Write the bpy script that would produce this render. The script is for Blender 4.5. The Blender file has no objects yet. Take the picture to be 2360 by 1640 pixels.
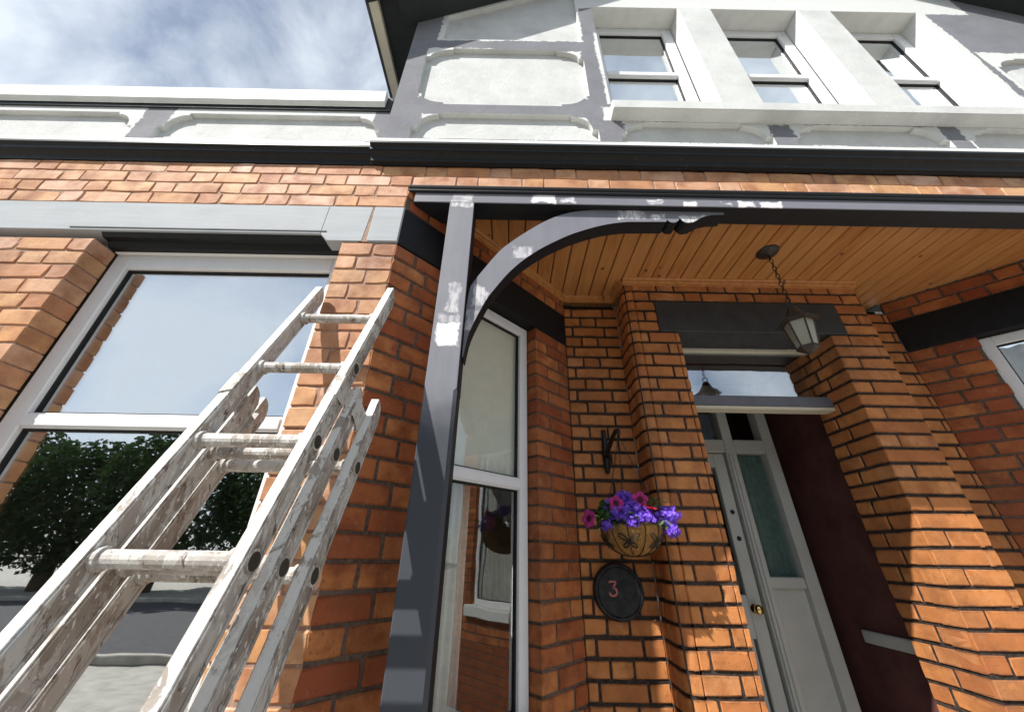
import bpy, bmesh, math, random
from mathutils import Vector, Matrix
random.seed(7)
SC = bpy.context.scene
COL = SC.collection
E = 1.5                      # height of the camera above the ground; z below is measured from eye level

# ------------------------------------------------------------------ camera
F_PX, PITCH, ROLL, YAW = 838.0, math.radians(28.326), 0.0166, 0.0016
cam_d = bpy.data.cameras.new('camera'); cam = bpy.data.objects.new('camera', cam_d); COL.objects.link(cam)
cam_d.sensor_fit = 'HORIZONTAL'; cam_d.sensor_width = 36.0; cam_d.lens = 36.0*F_PX/2360.0
cam_d.clip_start = 0.02; cam_d.clip_end = 500
cr, sr, cp, sp = math.cos(ROLL), math.sin(ROLL), math.cos(PITCH), math.sin(PITCH)
right = Vector((cr, -sp*sr, cp*sr)); up = Vector((-sr, -sp*cr, cp*cr)); fwd = Vector((0, cp, sp))
yawm = Matrix.Rotation(-YAW, 3, 'Z')
right, up, fwd = yawm@right, yawm@up, yawm@fwd
M = Matrix((( right.x, up.x, -fwd.x, 0), (right.y, up.y, -fwd.y, 0), (right.z, up.z, -fwd.z, E), (0, 0, 0, 1)))
cam.matrix_world = M
SC.camera = cam

# ------------------------------------------------------------------ light
SUN_AZ, SUN_EL = math.radians(53.3), math.radians(48.3)     # to the left of the facade's normal
sdir = Vector((-math.sin(SUN_AZ)*math.cos(SUN_EL), -math.cos(SUN_AZ)*math.cos(SUN_EL), math.sin(SUN_EL)))
sl = bpy.data.lights.new('sun', 'SUN'); sl.energy = 5.0; sl.angle = math.radians(0.55); sl.color = (1.0, 0.965, 0.91)
sun = bpy.data.objects.new('sun', sl); COL.objects.link(sun)
sun.rotation_euler = sdir.to_track_quat('Z', 'Y').to_euler(); sun.location = (-6, -6, 9)
W = bpy.data.worlds.new('World'); SC.world = W; W.use_nodes = True
wn, wl = W.node_tree.nodes, W.node_tree.links
wn.clear()
w_out = wn.new('ShaderNodeOutputWorld'); w_bg = wn.new('ShaderNodeBackground'); w_bg.inputs[1].default_value = 0.075
w_sky = wn.new('ShaderNodeTexSky'); w_sky.sky_type = 'NISHITA'; w_sky.sun_disc = False
w_sky.sun_elevation = SUN_EL; w_sky.sun_rotation = math.atan2(sdir.x, sdir.y)
w_sky.air_density = 1.0; w_sky.dust_density = 0.3
w_tc = wn.new('ShaderNodeTexCoord'); w_map = wn.new('ShaderNodeMapping')
w_map.inputs['Scale'].default_value = (1.6, 2.2, 1.1); w_map.inputs['Rotation'].default_value = (0.3, 0.5, 0.7)
w_n = wn.new('ShaderNodeTexNoise'); w_n.inputs['Scale'].default_value = 2.1; w_n.inputs['Detail'].default_value = 9
w_n.inputs['Roughness'].default_value = 0.56; w_n.inputs['Distortion'].default_value = 0.5
w_r = wn.new('ShaderNodeValToRGB'); w_r.color_ramp.elements[0].position = 0.36; w_r.color_ramp.elements[0].color = (0.25, 0.25, 0.25, 1); w_r.color_ramp.elements[1].position = 0.64
w_mix = wn.new('ShaderNodeMix'); w_mix.data_type = 'RGBA'
w_mix.inputs[7].default_value = (8.3, 9.0, 9.8, 1)          # cloud radiance before the strength
wl.new(w_tc.outputs['Generated'], w_map.inputs[0]); wl.new(w_map.outputs[0], w_n.inputs['Vector'])
wl.new(w_n.outputs['Fac'], w_r.inputs[0])
w_m2 = wn.new('ShaderNodeMath'); w_m2.operation = 'MULTIPLY'; w_m2.inputs[1].default_value = 0.9
wl.new(w_r.outputs[0], w_m2.inputs[0]); wl.new(w_m2.outputs[0], w_mix.inputs[0])
wl.new(w_sky.outputs[0], w_mix.inputs[6]); wl.new(w_mix.outputs[2], w_bg.inputs[0]); wl.new(w_bg.outputs[0], w_out.inputs[0])
vs = SC.view_settings
vs.view_transform = 'Standard'; vs.look = 'None'; vs.gamma = 1.0; vs.use_curve_mapping = False; vs.exposure = 0.62
SC.cycles.max_bounces = 8; SC.cycles.diffuse_bounces = 4; SC.cycles.glossy_bounces = 4; SC.cycles.transparent_max_bounces = 12
SC.cycles.use_denoising = True

# ------------------------------------------------------------------ materials
class NT:
    """small node-graph helper"""
    def __init__(s, name):
        s.m = bpy.data.materials.new(name); s.m.use_nodes = True
        s.n, s.l = s.m.node_tree.nodes, s.m.node_tree.links
        s.b = s.n['Principled BSDF']; s.out = s.n['Material Output']
    def node(s, t, **kw):
        nd = s.n.new(t)
        for k, v in kw.items(): setattr(nd, k, v)
        return nd
    def link(s, a, b): s.l.new(a, b)
    def val(s, sock, v):
        if hasattr(v, 'is_output'): s.l.new(v, sock)
        else: sock.default_value = v
    def math(s, op, a, b=0.0, c=None, clamp=False):
        nd = s.node('ShaderNodeMath', operation=op); nd.use_clamp = clamp
        s.val(nd.inputs[0], a); s.val(nd.inputs[1], b)
        if c is not None: s.val(nd.inputs[2], c)
        return nd.outputs[0]
    def mix(s, f, a, b):
        nd = s.node('ShaderNodeMix', data_type='RGBA')
        s.val(nd.inputs[0], f)
        for k, v in ((6, a), (7, b)):
            s.val(nd.inputs[k], v if hasattr(v, 'is_output') else (*v, 1.0))
        return nd.outputs[2]
    def coord(s, kind='Object'): return s.node('ShaderNodeTexCoord').outputs[kind]
    def mapping(s, vec, scale=(1, 1, 1), loc=None, rot=None):
        nd = s.node('ShaderNodeMapping'); s.link(vec, nd.inputs[0]); nd.inputs['Scale'].default_value = scale
        if loc is not None: s.val(nd.inputs['Location'], loc)
        if rot is not None: nd.inputs['Rotation'].default_value = rot
        return nd.outputs[0]
    def noise(s, vec, scale, detail=4, rough=0.55, dist=0.0):
        nd = s.node('ShaderNodeTexNoise'); s.link(vec, nd.inputs['Vector'])
        nd.inputs['Scale'].default_value = scale; nd.inputs['Detail'].default_value = detail
        nd.inputs['Roughness'].default_value = rough; nd.inputs['Distortion'].default_value = dist
        return nd.outputs['Fac']
    def ramp(s, f, a, b):
        nd = s.node('ShaderNodeMapRange'); nd.interpolation_type = 'SMOOTHSTEP'
        s.val(nd.inputs[0], f); nd.inputs[1].default_value = a; nd.inputs[2].default_value = b
        return nd.outputs[0]
    def rnd(s): return s.node('ShaderNodeObjectInfo').outputs['Random']
    def sep(s, vec):
        nd = s.node('ShaderNodeSeparateXYZ'); s.link(vec, nd.inputs[0]); return nd.outputs
    def comb(s, x, y, z):
        nd = s.node('ShaderNodeCombineXYZ')
        for i, v in enumerate((x, y, z)): s.val(nd.inputs[i], v)
        return nd.outputs[0]
    def bump(s, h, strength=0.3, dist=0.002):
        nd = s.node('ShaderNodeBump'); s.link(h, nd.inputs['Height'])
        nd.inputs['Strength'].default_value = strength; nd.inputs['Distance'].default_value = dist
        s.link(nd.outputs[0], s.b.inputs['Normal'])
    def done(s, color, rough=0.6, spec=0.3, metal=0.0):
        s.val(s.b.inputs['Base Color'], color if hasattr(color, 'is_output') else (*color, 1.0))
        s.val(s.b.inputs['Roughness'], rough); s.b.inputs['Specular IOR Level'].default_value = spec
        s.b.inputs['Metallic'].default_value = metal
        return s.m
    def box_mask(s, p, x0, x1, z0, z1, wob, soft=0.004):
        """1 inside a box in x/z whose edge is moved by wob (a field in metres)"""
        a = s.math('SUBTRACT', s.math('ABSOLUTE', s.math('SUBTRACT', p[0], (x0+x1)/2)), (x1-x0)/2)
        b = s.math('SUBTRACT', s.math('ABSOLUTE', s.math('SUBTRACT', p[2], (z0+z1)/2+E)), (z1-z0)/2)
        d = s.math('ADD', s.math('MAXIMUM', a, b), wob)
        return s.ramp(d, soft, -soft)

MAT = {}
def brick_mat(name, cols, dirt, bleed=0.0, smear=0.3):
    t = NT(name); r = t.rnd(); o = t.coord(); p = t.sep(o)
    v = t.mapping(o, (1, 1, 1), t.comb(t.math('MULTIPLY', r, 37.0), t.math('MULTIPLY', r, 11.0), t.math('MULTIPLY', r, 71.0)))
    cr_ = t.node('ShaderNodeValToRGB'); t.link(r, cr_.inputs[0]); e = cr_.color_ramp.elements
    e[0].position = 0; e[0].color = (*cols[0], 1); e[1].position = 1; e[1].color = (*cols[-1], 1)
    for i, c in enumerate(cols[1:-1]):
        x = e.new((i+1)/(len(cols)-1)); x.color = (*c, 1)
    n1 = t.noise(v, 9, 6, 0.6); n2 = t.noise(v, 95, 3); n3 = t.noise(v, 24, 6, 0.72); n5 = t.noise(v, 300, 2)
    pos = t.node('ShaderNodeNewGeometry').outputs['Position']; big = t.noise(t.mapping(pos, (1, 1, 0.6)), 2.4, 5, 0.65)
    c = t.mix(t.ramp(n1, 0.35, 0.72), cr_.outputs[0], tuple(x*0.74 for x in cols[0]))
    c = t.mix(t.math('MULTIPLY', t.ramp(n3, 0.56, 0.70), smear), c, (0.56, 0.34, 0.23))
    c = t.mix(t.math('MULTIPLY', t.ramp(n2, 0.60, 0.72), dirt), c, (0.05, 0.03, 0.025))
    c = t.mix(t.math('MULTIPLY', t.ramp(big, 0.48, 0.72), 0.45), c, (0.14, 0.06, 0.035))
    if bleed:                               # black pointing smeared over the brick edges
        ed = t.math('ADD', t.math('ABSOLUTE', p[2]), t.math('MULTIPLY', t.math('SUBTRACT', n3, 0.5), 0.022))
        c = t.mix(t.math('MULTIPLY', t.ramp(ed, 0.022, 0.036), bleed), c, (0.05, 0.03, 0.022))
    t.bump(t.math('ADD', t.math('ADD', t.math('MULTIPLY', n2, 0.5), n3), t.math('MULTIPLY', n5, 0.25)), 0.45, 0.003)
    return t.done(c, t.math('ADD', 0.55, t.math('MULTIPLY', n1, 0.3)), 0.25)
MAT['brick_front'] = brick_mat('brick_front', [(0.50, 0.22, 0.11), (0.62, 0.37, 0.20), (0.60, 0.31, 0.13), (0.66, 0.42, 0.30), (0.55, 0.26, 0.11), (0.60, 0.36, 0.24), (0.64, 0.37, 0.16)], 0.22, 0, 0.4)
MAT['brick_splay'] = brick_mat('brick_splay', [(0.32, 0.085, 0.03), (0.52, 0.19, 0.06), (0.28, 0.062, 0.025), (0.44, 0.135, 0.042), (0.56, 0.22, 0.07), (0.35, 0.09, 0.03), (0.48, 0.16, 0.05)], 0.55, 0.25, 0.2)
MAT['brick_porch'] = brick_mat('brick_porch', [(0.50, 0.185, 0.058), (0.60, 0.245, 0.08), (0.45, 0.15, 0.05), (0.63, 0.27, 0.09), (0.53, 0.20, 0.062), (0.58, 0.26, 0.11)], 0.3, 0.75, 0.25)
def mortar_mat(name, a, b):
    t = NT(name); o = t.coord(); n = t.noise(o, 60, 5, 0.7); m = t.noise(o, 6, 3)
    t.bump(n, 0.6, 0.004)
    return t.done(t.mix(t.ramp(t.math('ADD', n, t.math('MULTIPLY', m, 0.5)), 0.5, 1.0), a, b), 0.9, 0.1)
MAT['mortar_front'] = mortar_mat('mortar_front', (0.28, 0.17, 0.13), (0.44, 0.31, 0.24))
MAT['mortar_dark'] = mortar_mat('mortar_dark', (0.022, 0.017, 0.015), (0.075, 0.058, 0.048))
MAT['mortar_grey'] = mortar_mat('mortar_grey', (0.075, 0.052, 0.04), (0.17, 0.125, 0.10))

def paint(name, c, rough=0.45, var=0.25, bump=0.15, scale=14, spec=0.4, dirt=None):
    t = NT(name); o = t.coord(); n = t.noise(o, scale, 6, 0.62); f = t.noise(o, 160, 2)
    col = t.mix(t.ramp(n, 0.3, 0.75), c, tuple(min(1, x*(1-var)) for x in c))
    if dirt: col = t.mix(t.math('MULTIPLY', t.ramp(t.noise(o, 45, 6, 0.75), 0.6, 0.7), dirt[1]), col, dirt[0])
    t.bump(t.math('ADD', n, t.math('MULTIPLY', f, 0.25)), bump, 0.002)
    return t.done(col, t.math('ADD', rough, t.math('MULTIPLY', n, 0.15)), spec)
MAT['white_paint'] = paint('white_paint', (0.70, 0.71, 0.68), 0.5, 0.12)
MAT['white_upvc'] = paint('white_upvc', (0.78, 0.78, 0.78), 0.25, 0.05, 0.03)
MAT['frame_cool'] = paint('frame_cool', (0.80, 0.80, 0.82), 0.25, 0.06, 0.03)
MAT['black_gloss'] = paint('black_gloss', (0.008, 0.009, 0.0095), 0.38, 0.4, 0.3, 22, 0.3, ((0.10, 0.10, 0.09), 0.35))
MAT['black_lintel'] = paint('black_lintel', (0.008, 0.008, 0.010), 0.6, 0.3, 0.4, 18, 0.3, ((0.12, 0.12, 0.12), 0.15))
MAT['slate_lintel'] = paint('slate_lintel', (0.05, 0.052, 0.056), 0.6, 0.3, 0.3, 12)
MAT['soffit_dark'] = paint('soffit_dark', (0.014, 0.02, 0.02), 0.5, 0.3, 0.2)
MAT['seal_black'] = paint('seal_black', (0.01, 0.01, 0.01), 0.6, 0.1, 0.0)
MAT['iron'] = paint('iron', (0.012, 0.012, 0.013), 0.4, 0.3, 0.4, 60)
MAT['cream_strip'] = paint('cream_strip', (0.70, 0.66, 0.52), 0.5, 0.1)
MAT['bar_grey'] = paint('bar_grey', (0.16, 0.165, 0.20), 0.45, 0.15)
MAT['door_paint'] = paint('door_paint', (0.50, 0.51, 0.48), 0.35, 0.12, 0.08, 6)
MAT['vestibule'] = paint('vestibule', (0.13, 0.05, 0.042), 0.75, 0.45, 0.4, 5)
MAT['room'] = paint('room', (0.50, 0.44, 0.33), 0.8, 0.1)
MAT['room_grey'] = paint('room_grey', (0.50, 0.54, 0.55), 0.8, 0.1)
MAT['blind'] = paint('blind', (0.80, 0.79, 0.70), 0.8, 0.06)
MAT['curtain'] = paint('curtain', (0.34, 0.19, 0.09), 0.9, 0.3, 0.2, 30)
MAT['curtain_grey'] = paint('curtain_grey', (0.55, 0.53, 0.48), 0.9, 0.2, 0.2, 30)
MAT['curtain_green'] = paint('curtain_green', (0.12, 0.19, 0.17), 0.9, 0.3, 0.2, 30)
MAT['slate_roof'] = paint('slate_roof', (0.09, 0.09, 0.10), 0.6, 0.3)
MAT['paving'] = paint('paving', (0.36, 0.34, 0.30), 0.9, 0.35, 0.4, 5)
MAT['bark'] = paint('bark', (0.10, 0.075, 0.05), 0.9, 0.4, 0.8, 20)
MAT['brass'] = NT('brass').done((0.72, 0.52, 0.20), 0.18, 0.5, 1.0)

def roughcast(name, base, mask_boxes=None):
    """painted render; grey undercoat with brushed white areas if boxes are given"""
    t = NT(name); o = t.coord(); p = t.sep(o)
    n1 = t.noise(o, 170, 4, 0.6); n2 = t.noise(o, 5, 5, 0.65); n3 = t.noise(o, 26, 6, 0.75); n4 = t.noise(o, 2.2, 4, 0.6)
    col = t.mix(t.ramp(n2, 0.3, 0.75), base, tuple(x*0.82 for x in base))
    col = t.mix(t.math('MULTIPLY', t.ramp(n1, 0.52, 0.66), 0.22), col, tuple(x*0.6 for x in base))
    if mask_boxes:
        col = t.mix(t.math('MULTIPLY', t.ramp(n3, 0.60, 0.74), 0.35), col, (0.50, 0.50, 0.51))
        col = t.mix(t.math('MULTIPLY', t.ramp(n4, 0.55, 0.66), 0.5), col, (0.20, 0.205, 0.225))
        wob = t.math('ADD', t.math('MULTIPLY', t.math('SUBTRACT', n3, 0.5), 0.07), t.math('MULTIPLY', t.math('SUBTRACT', n4, 0.5), 0.10))
        tot = None
        for bx in mask_boxes:
            m = t.box_mask(p, *bx, wob)
            tot = m if tot is None else t.math('MAXIMUM', tot, m)
        fine = t.ramp(n1, 0.18, 0.40)
        col = t.mix(t.math('MULTIPLY', tot, t.math('ADD', 0.75, t.math('MULTIPLY', fine, 0.25))), col, (0.72, 0.73, 0.71))
    t.bump(t.math('ADD', n1, t.math('MULTIPLY', n3, 0.6)), 0.8, 0.006)
    return t.done(col, 0.85, 0.15)
MAT['panel_white'] = roughcast('panel_white', (0.70, 0.71, 0.69))

def undercoat(name, base, patches, streak=(0, 0, 1), rough=0.55, low=None):
    """brushed grey-lilac undercoat with white filler patches at given places (x0,x1,z0,z1)"""
    t = NT(name); o = t.coord(); p = t.sep(o)
    st = t.mapping(o, (40, 40, 3) if streak[2] else (3, 40, 40))
    n1 = t.noise(st, 1.0, 4, 0.6); n2 = t.noise(o, 7, 5); n3 = t.noise(o, 55, 5, 0.7)
    col = t.mix(t.ramp(t.math('ADD', t.math('MULTIPLY', n1, 0.6), t.math('MULTIPLY', n2, 0.4)), 0.3, 0.7), base, tuple(x*0.86 for x in base))
    col = t.mix(t.math('MULTIPLY', t.ramp(n3, 0.58, 0.72), 0.25), col, tuple(x*0.55 for x in base))
    if streak[2] and low is not None: col = t.mix(t.ramp(t.math('ADD', p[2], t.math('MULTIPLY', t.math('SUBTRACT', n2, 0.5), 0.25)), low+E+0.12, low+E-0.12), col, (0.058, 0.065, 0.078))  # below low: darker paint, deepened to put the ladder's shade in the colour
    tot = None
    wob = t.math('ADD', t.math('MULTIPLY', t.math('SUBTRACT', n3, 0.5), 0.022), t.math('MULTIPLY', t.math('SUBTRACT', t.noise(o, 22, 2), 0.5), 0.05))
    for (x0, x1, z0, z1, op) in patches:
        m = t.math('MULTIPLY', t.box_mask(p, x0, x1, z0, z1, wob, 0.006), op)
        if op < 0.9: m = t.math('MULTIPLY', m, t.math('ADD', 0.25, t.math('MULTIPLY', t.ramp(t.noise(t.mapping(o, (60, 60, 16) if streak[2] else (16, 60, 60)), 1.0, 5, 0.65), 0.38, 0.60), 0.75)))
        tot = m if tot is None else t.math('MAXIMUM', tot, m)
    if tot is not None: col = t.mix(tot, col, (0.80, 0.78, 0.79))
    t.bump(t.math('ADD', n1, t.math('MULTIPLY', n3, 0.3)), 0.2, 0.0015)
    return t.done(col, rough, 0.25)
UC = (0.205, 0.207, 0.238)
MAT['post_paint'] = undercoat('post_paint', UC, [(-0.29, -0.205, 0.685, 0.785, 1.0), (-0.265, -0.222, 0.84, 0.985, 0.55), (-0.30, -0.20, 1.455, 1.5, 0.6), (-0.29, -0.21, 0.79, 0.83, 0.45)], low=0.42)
MAT['beam_paint'] = undercoat('beam_paint', UC, [(-0.30, -0.20, 1.49, 1.54, 0.6), (0.095, 0.20, 1.497, 1.55, 1.0), (0.225, 0.29, 1.50, 1.53, 0.8), (0.655, 0.72, 1.497, 1.53, 0.8), (0.825, 0.885, 1.495, 1.52, 0.9), (1.01, 1.06, 1.495, 1.52, 0.8), (1.10, 1.17, 1.49, 1.53, 0.9), (1.20, 1.30, 1.487, 1.53, 1.0)], (1, 0, 0))
MAT['brace_paint'] = undercoat('brace_paint', UC, [(0.51, 0.635, 1.425, 1.485, 0.8), (0.67, 0.735, 1.43, 1.465, 0.8), (0.80, 0.93, 1.40, 1.455, 0.8), (0.0, 0.085, 1.165, 1.23, 0.5), (-0.165, -0.11, 0.90, 1.0, 0.6), (-0.19, -0.14, 0.78, 0.87, 0.5)])
MAT['grey_lintel'] = undercoat('grey_lintel', (0.40, 0.425, 0.445), [], (1, 0, 0), 0.75)
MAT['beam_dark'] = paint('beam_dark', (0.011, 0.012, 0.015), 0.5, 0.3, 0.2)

def pine():
    t = NT('pine'); r = t.rnd(); o = t.coord()
    off = t.comb(t.math('MULTIPLY', r, 31.0), t.math('MULTIPLY', r, 57.0), t.math('MULTIPLY', r, 13.0))
    v = t.mapping(o, (26, 2.2, 26), off); w = t.mapping(o, (1, 1, 1), off)
    g = t.noise(v, 1.6, 5, 0.6, 0.4); big = t.noise(w, 3, 3)
    c = t.mix(t.ramp(g, 0.32, 0.72), (0.54, 0.25, 0.085), (0.41, 0.165, 0.05))
    c = t.mix(t.math('MULTIPLY', t.ramp(r, 0.2, 1.0), 0.35), c, (0.58, 0.30, 0.11))
    vo = t.node('ShaderNodeTexVoronoi'); vo.inputs['Scale'].default_value = 7.5
    t.link(t.mapping(o, (1.0, 0.75, 0.2), off), vo.inputs['Vector'])
    c = t.mix(t.math('MULTIPLY', t.ramp(vo.outputs['Distance'], 0.11, 0.05), 0.9), c, (0.085, 0.03, 0.012))
    t.bump(g, 0.1, 0.001)
    return t.done(c, 0.38, 0.4)
MAT['pine'] = pine()

def ladder_mat(name, front):
    t = NT(name); o = t.coord(); r = t.rnd()
    v = t.mapping(o, (1, 1, 0.4), t.comb(t.math('MULTIPLY', r, 9.0), 0.0, t.math('MULTIPLY', r, 17.0)))
    n1 = t.noise(v, 17, 8, 0.7, 0.8); n2 = t.noise(v, 48, 7, 0.72, 0.6); n3 = t.noise(v, 8, 5, 0.6); n4 = t.noise(v, 120, 3); n5 = t.noise(v, 11, 7, 0.72, 1.0)
    base = t.mix(t.ramp(n3, 0.38, 0.62), (0.47, 0.44, 0.41), (0.30, 0.26, 0.22))
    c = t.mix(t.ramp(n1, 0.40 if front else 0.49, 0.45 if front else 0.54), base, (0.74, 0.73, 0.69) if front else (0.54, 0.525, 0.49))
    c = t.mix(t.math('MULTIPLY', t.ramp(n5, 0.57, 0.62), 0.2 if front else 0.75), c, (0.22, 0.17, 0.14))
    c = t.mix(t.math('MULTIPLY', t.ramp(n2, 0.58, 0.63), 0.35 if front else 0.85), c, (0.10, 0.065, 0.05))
    c = t.mix(t.math('MULTIPLY', t.ramp(t.noise(v, 6, 6, 0.65), 0.66, 0.70), 0.5), c, (0.42, 0.47, 0.50))
    c = t.mix(t.math('MULTIPLY', t.ramp(n4, 0.62, 0.66), 0.8), c, (0.80, 0.79, 0.76))
    t.bump(t.math('ADD', n1, t.math('MULTIPLY', n2, 0.7)), 0.8, 0.004)
    return t.done(c, 0.6, 0.3, 0.0)
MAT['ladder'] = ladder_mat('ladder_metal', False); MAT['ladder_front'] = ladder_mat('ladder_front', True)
MAT['ladder_hole'] = paint('ladder_hole', (0.05, 0.045, 0.035), 0.8, 0.3)

def glass(name, refl, tint=(0.965, 0.98, 0.975)):
    m = bpy.data.materials.new(name); m.use_nodes = True; n, l = m.node_tree.nodes, m.node_tree.links; n.clear()
    out = n.new('ShaderNodeOutputMaterial'); mx = n.new('ShaderNodeMixShader'); tr = n.new('ShaderNodeBsdfTransparent'); gl = n.new('ShaderNodeBsdfGlossy')
    tr.inputs[0].default_value = (*tint, 1); gl.inputs['Roughness'].default_value = 0.0; gl.inputs['Color'].default_value = (0.95, 0.98, 1.0, 1)
    lw = n.new('ShaderNodeLayerWeight'); lw.inputs[0].default_value = 0.5
    fr = n.new('ShaderNodeMath'); fr.operation = 'POWER'; fr.inputs[1].default_value = 5.0; l.new(lw.outputs['Facing'], fr.inputs[0])
    # faint ripple of float glass
    no = n.new('ShaderNodeTexNoise'); no.inputs['Scale'].default_value = 3.0; bp = n.new('ShaderNodeBump'); bp.inputs['Strength'].default_value = 0.02
    bp.inputs['Distance'].default_value = 0.05; tc = n.new('ShaderNodeTexCoord')
    l.new(tc.outputs['Object'], no.inputs['Vector']); l.new(no.outputs['Fac'], bp.inputs['Height']); l.new(bp.outputs[0], gl.inputs['Normal'])
    ad = n.new('ShaderNodeMath'); ad.operation = 'ADD'; ad.inputs[1].default_value = refl; ad.use_clamp = True
    l.new(fr.outputs[0], ad.inputs[0]); l.new(ad.outputs[0], mx.inputs[0]); l.new(tr.outputs[0], mx.inputs[1]); l.new(gl.outputs[0], mx.inputs[2])
    l.new(mx.outputs[0], out.inputs[0]); return m
MAT['glass_front'] = glass('glass_front', 0.55)
MAT['glass_side'] = glass('glass_side', 0.07)
MAT['glass_upper'] = glass('glass_upper', 0.6)
MAT['glass_transom'] = glass('glass_transom', 0.35)
MAT['glass_door'] = glass('glass_door', 0.02)

def leaf_mat(name, c, trans=0.25, rough=0.5):
    t = NT(name); r = t.rnd(); o = t.coord(); n = t.noise(o, 60, 3)
    col = t.mix(t.ramp(n, 0.3, 0.7), c, tuple(x*0.6 for x in c))
    t.b.inputs['Subsurface Weight'].default_value = 0.0
    t.done(col, rough, 0.3)
    tl = t.node('ShaderNodeBsdfTranslucent'); t.link(col, tl.inputs[0]); mx = t.node('ShaderNodeMixShader'); mx.inputs[0].default_value = trans
    t.link(t.b.outputs[0], mx.inputs[1]); t.link(tl.outputs[0], mx.inputs[2]); t.link(mx.outputs[0], t.out.inputs[0])
    return t.m
MAT['lobelia'] = leaf_mat('lobelia', (0.28, 0.12, 0.90), 0.3)
MAT['lobelia_eye'] = leaf_mat('lobelia_eye', (0.75, 0.70, 0.85), 0.2)
MAT['petunia'] = leaf_mat('petunia', (0.62, 0.05, 0.30), 0.3)
MAT['petunia_throat'] = leaf_mat('petunia_throat', (0.06, 0.004, 0.03), 0.1)
MAT['petunia_red'] = leaf_mat('petunia_red', (0.55, 0.02, 0.05), 0.3)
MAT['leaf'] = leaf_mat('leaf', (0.055, 0.13, 0.035), 0.3)
MAT['leaf_pale'] = leaf_mat('leaf_pale', (0.16, 0.24, 0.08), 0.3)
MAT['tree_leaf'] = leaf_mat('tree_leaf', (0.045, 0.085, 0.03), 0.2)

def coir():
    t = NT('coir'); o = t.coord(); n = t.noise(o, 130, 5, 0.75, 1.0); m = t.noise(o, 20, 4)
    c = t.mix(t.ramp(n, 0.35, 0.7), (0.20, 0.095, 0.03), (0.44, 0.25, 0.085))
    c = t.mix(t.math('MULTIPLY', t.ramp(m, 0.5, 0.7), 0.4), c, (0.13, 0.07, 0.03))
    t.bump(n, 0.7, 0.003); return t.done(c, 0.9, 0.1)
MAT['coir'] = coir()
def slate_plaque():
    t = NT('plaque_slate'); o = t.coord(); n = t.noise(o, 28, 6, 0.7)
    t.bump(n, 0.8, 0.004); return t.done(t.mix(t.ramp(n, 0.35, 0.7), (0.010, 0.010, 0.012), (0.034, 0.034, 0.036)), 0.55, 0.3)
MAT['plaque'] = slate_plaque()
MAT['number_pink'] = paint('number_pink', (0.50, 0.15, 0.15), 0.5, 0.25, 0.1, 60)
MAT['lamp_glass'] = NT('lamp_glass').done((0.30, 0.28, 0.20), 0.15, 0.5)
MAT['lamp_metal'] = paint('lamp_metal', (0.05, 0.04, 0.03), 0.4, 0.3, 0.2, 40)
MAT['brick_patched'] = paint('brick_patched', (0.52, 0.30, 0.20), 0.7, 0.55, 0.5, 26)

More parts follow.
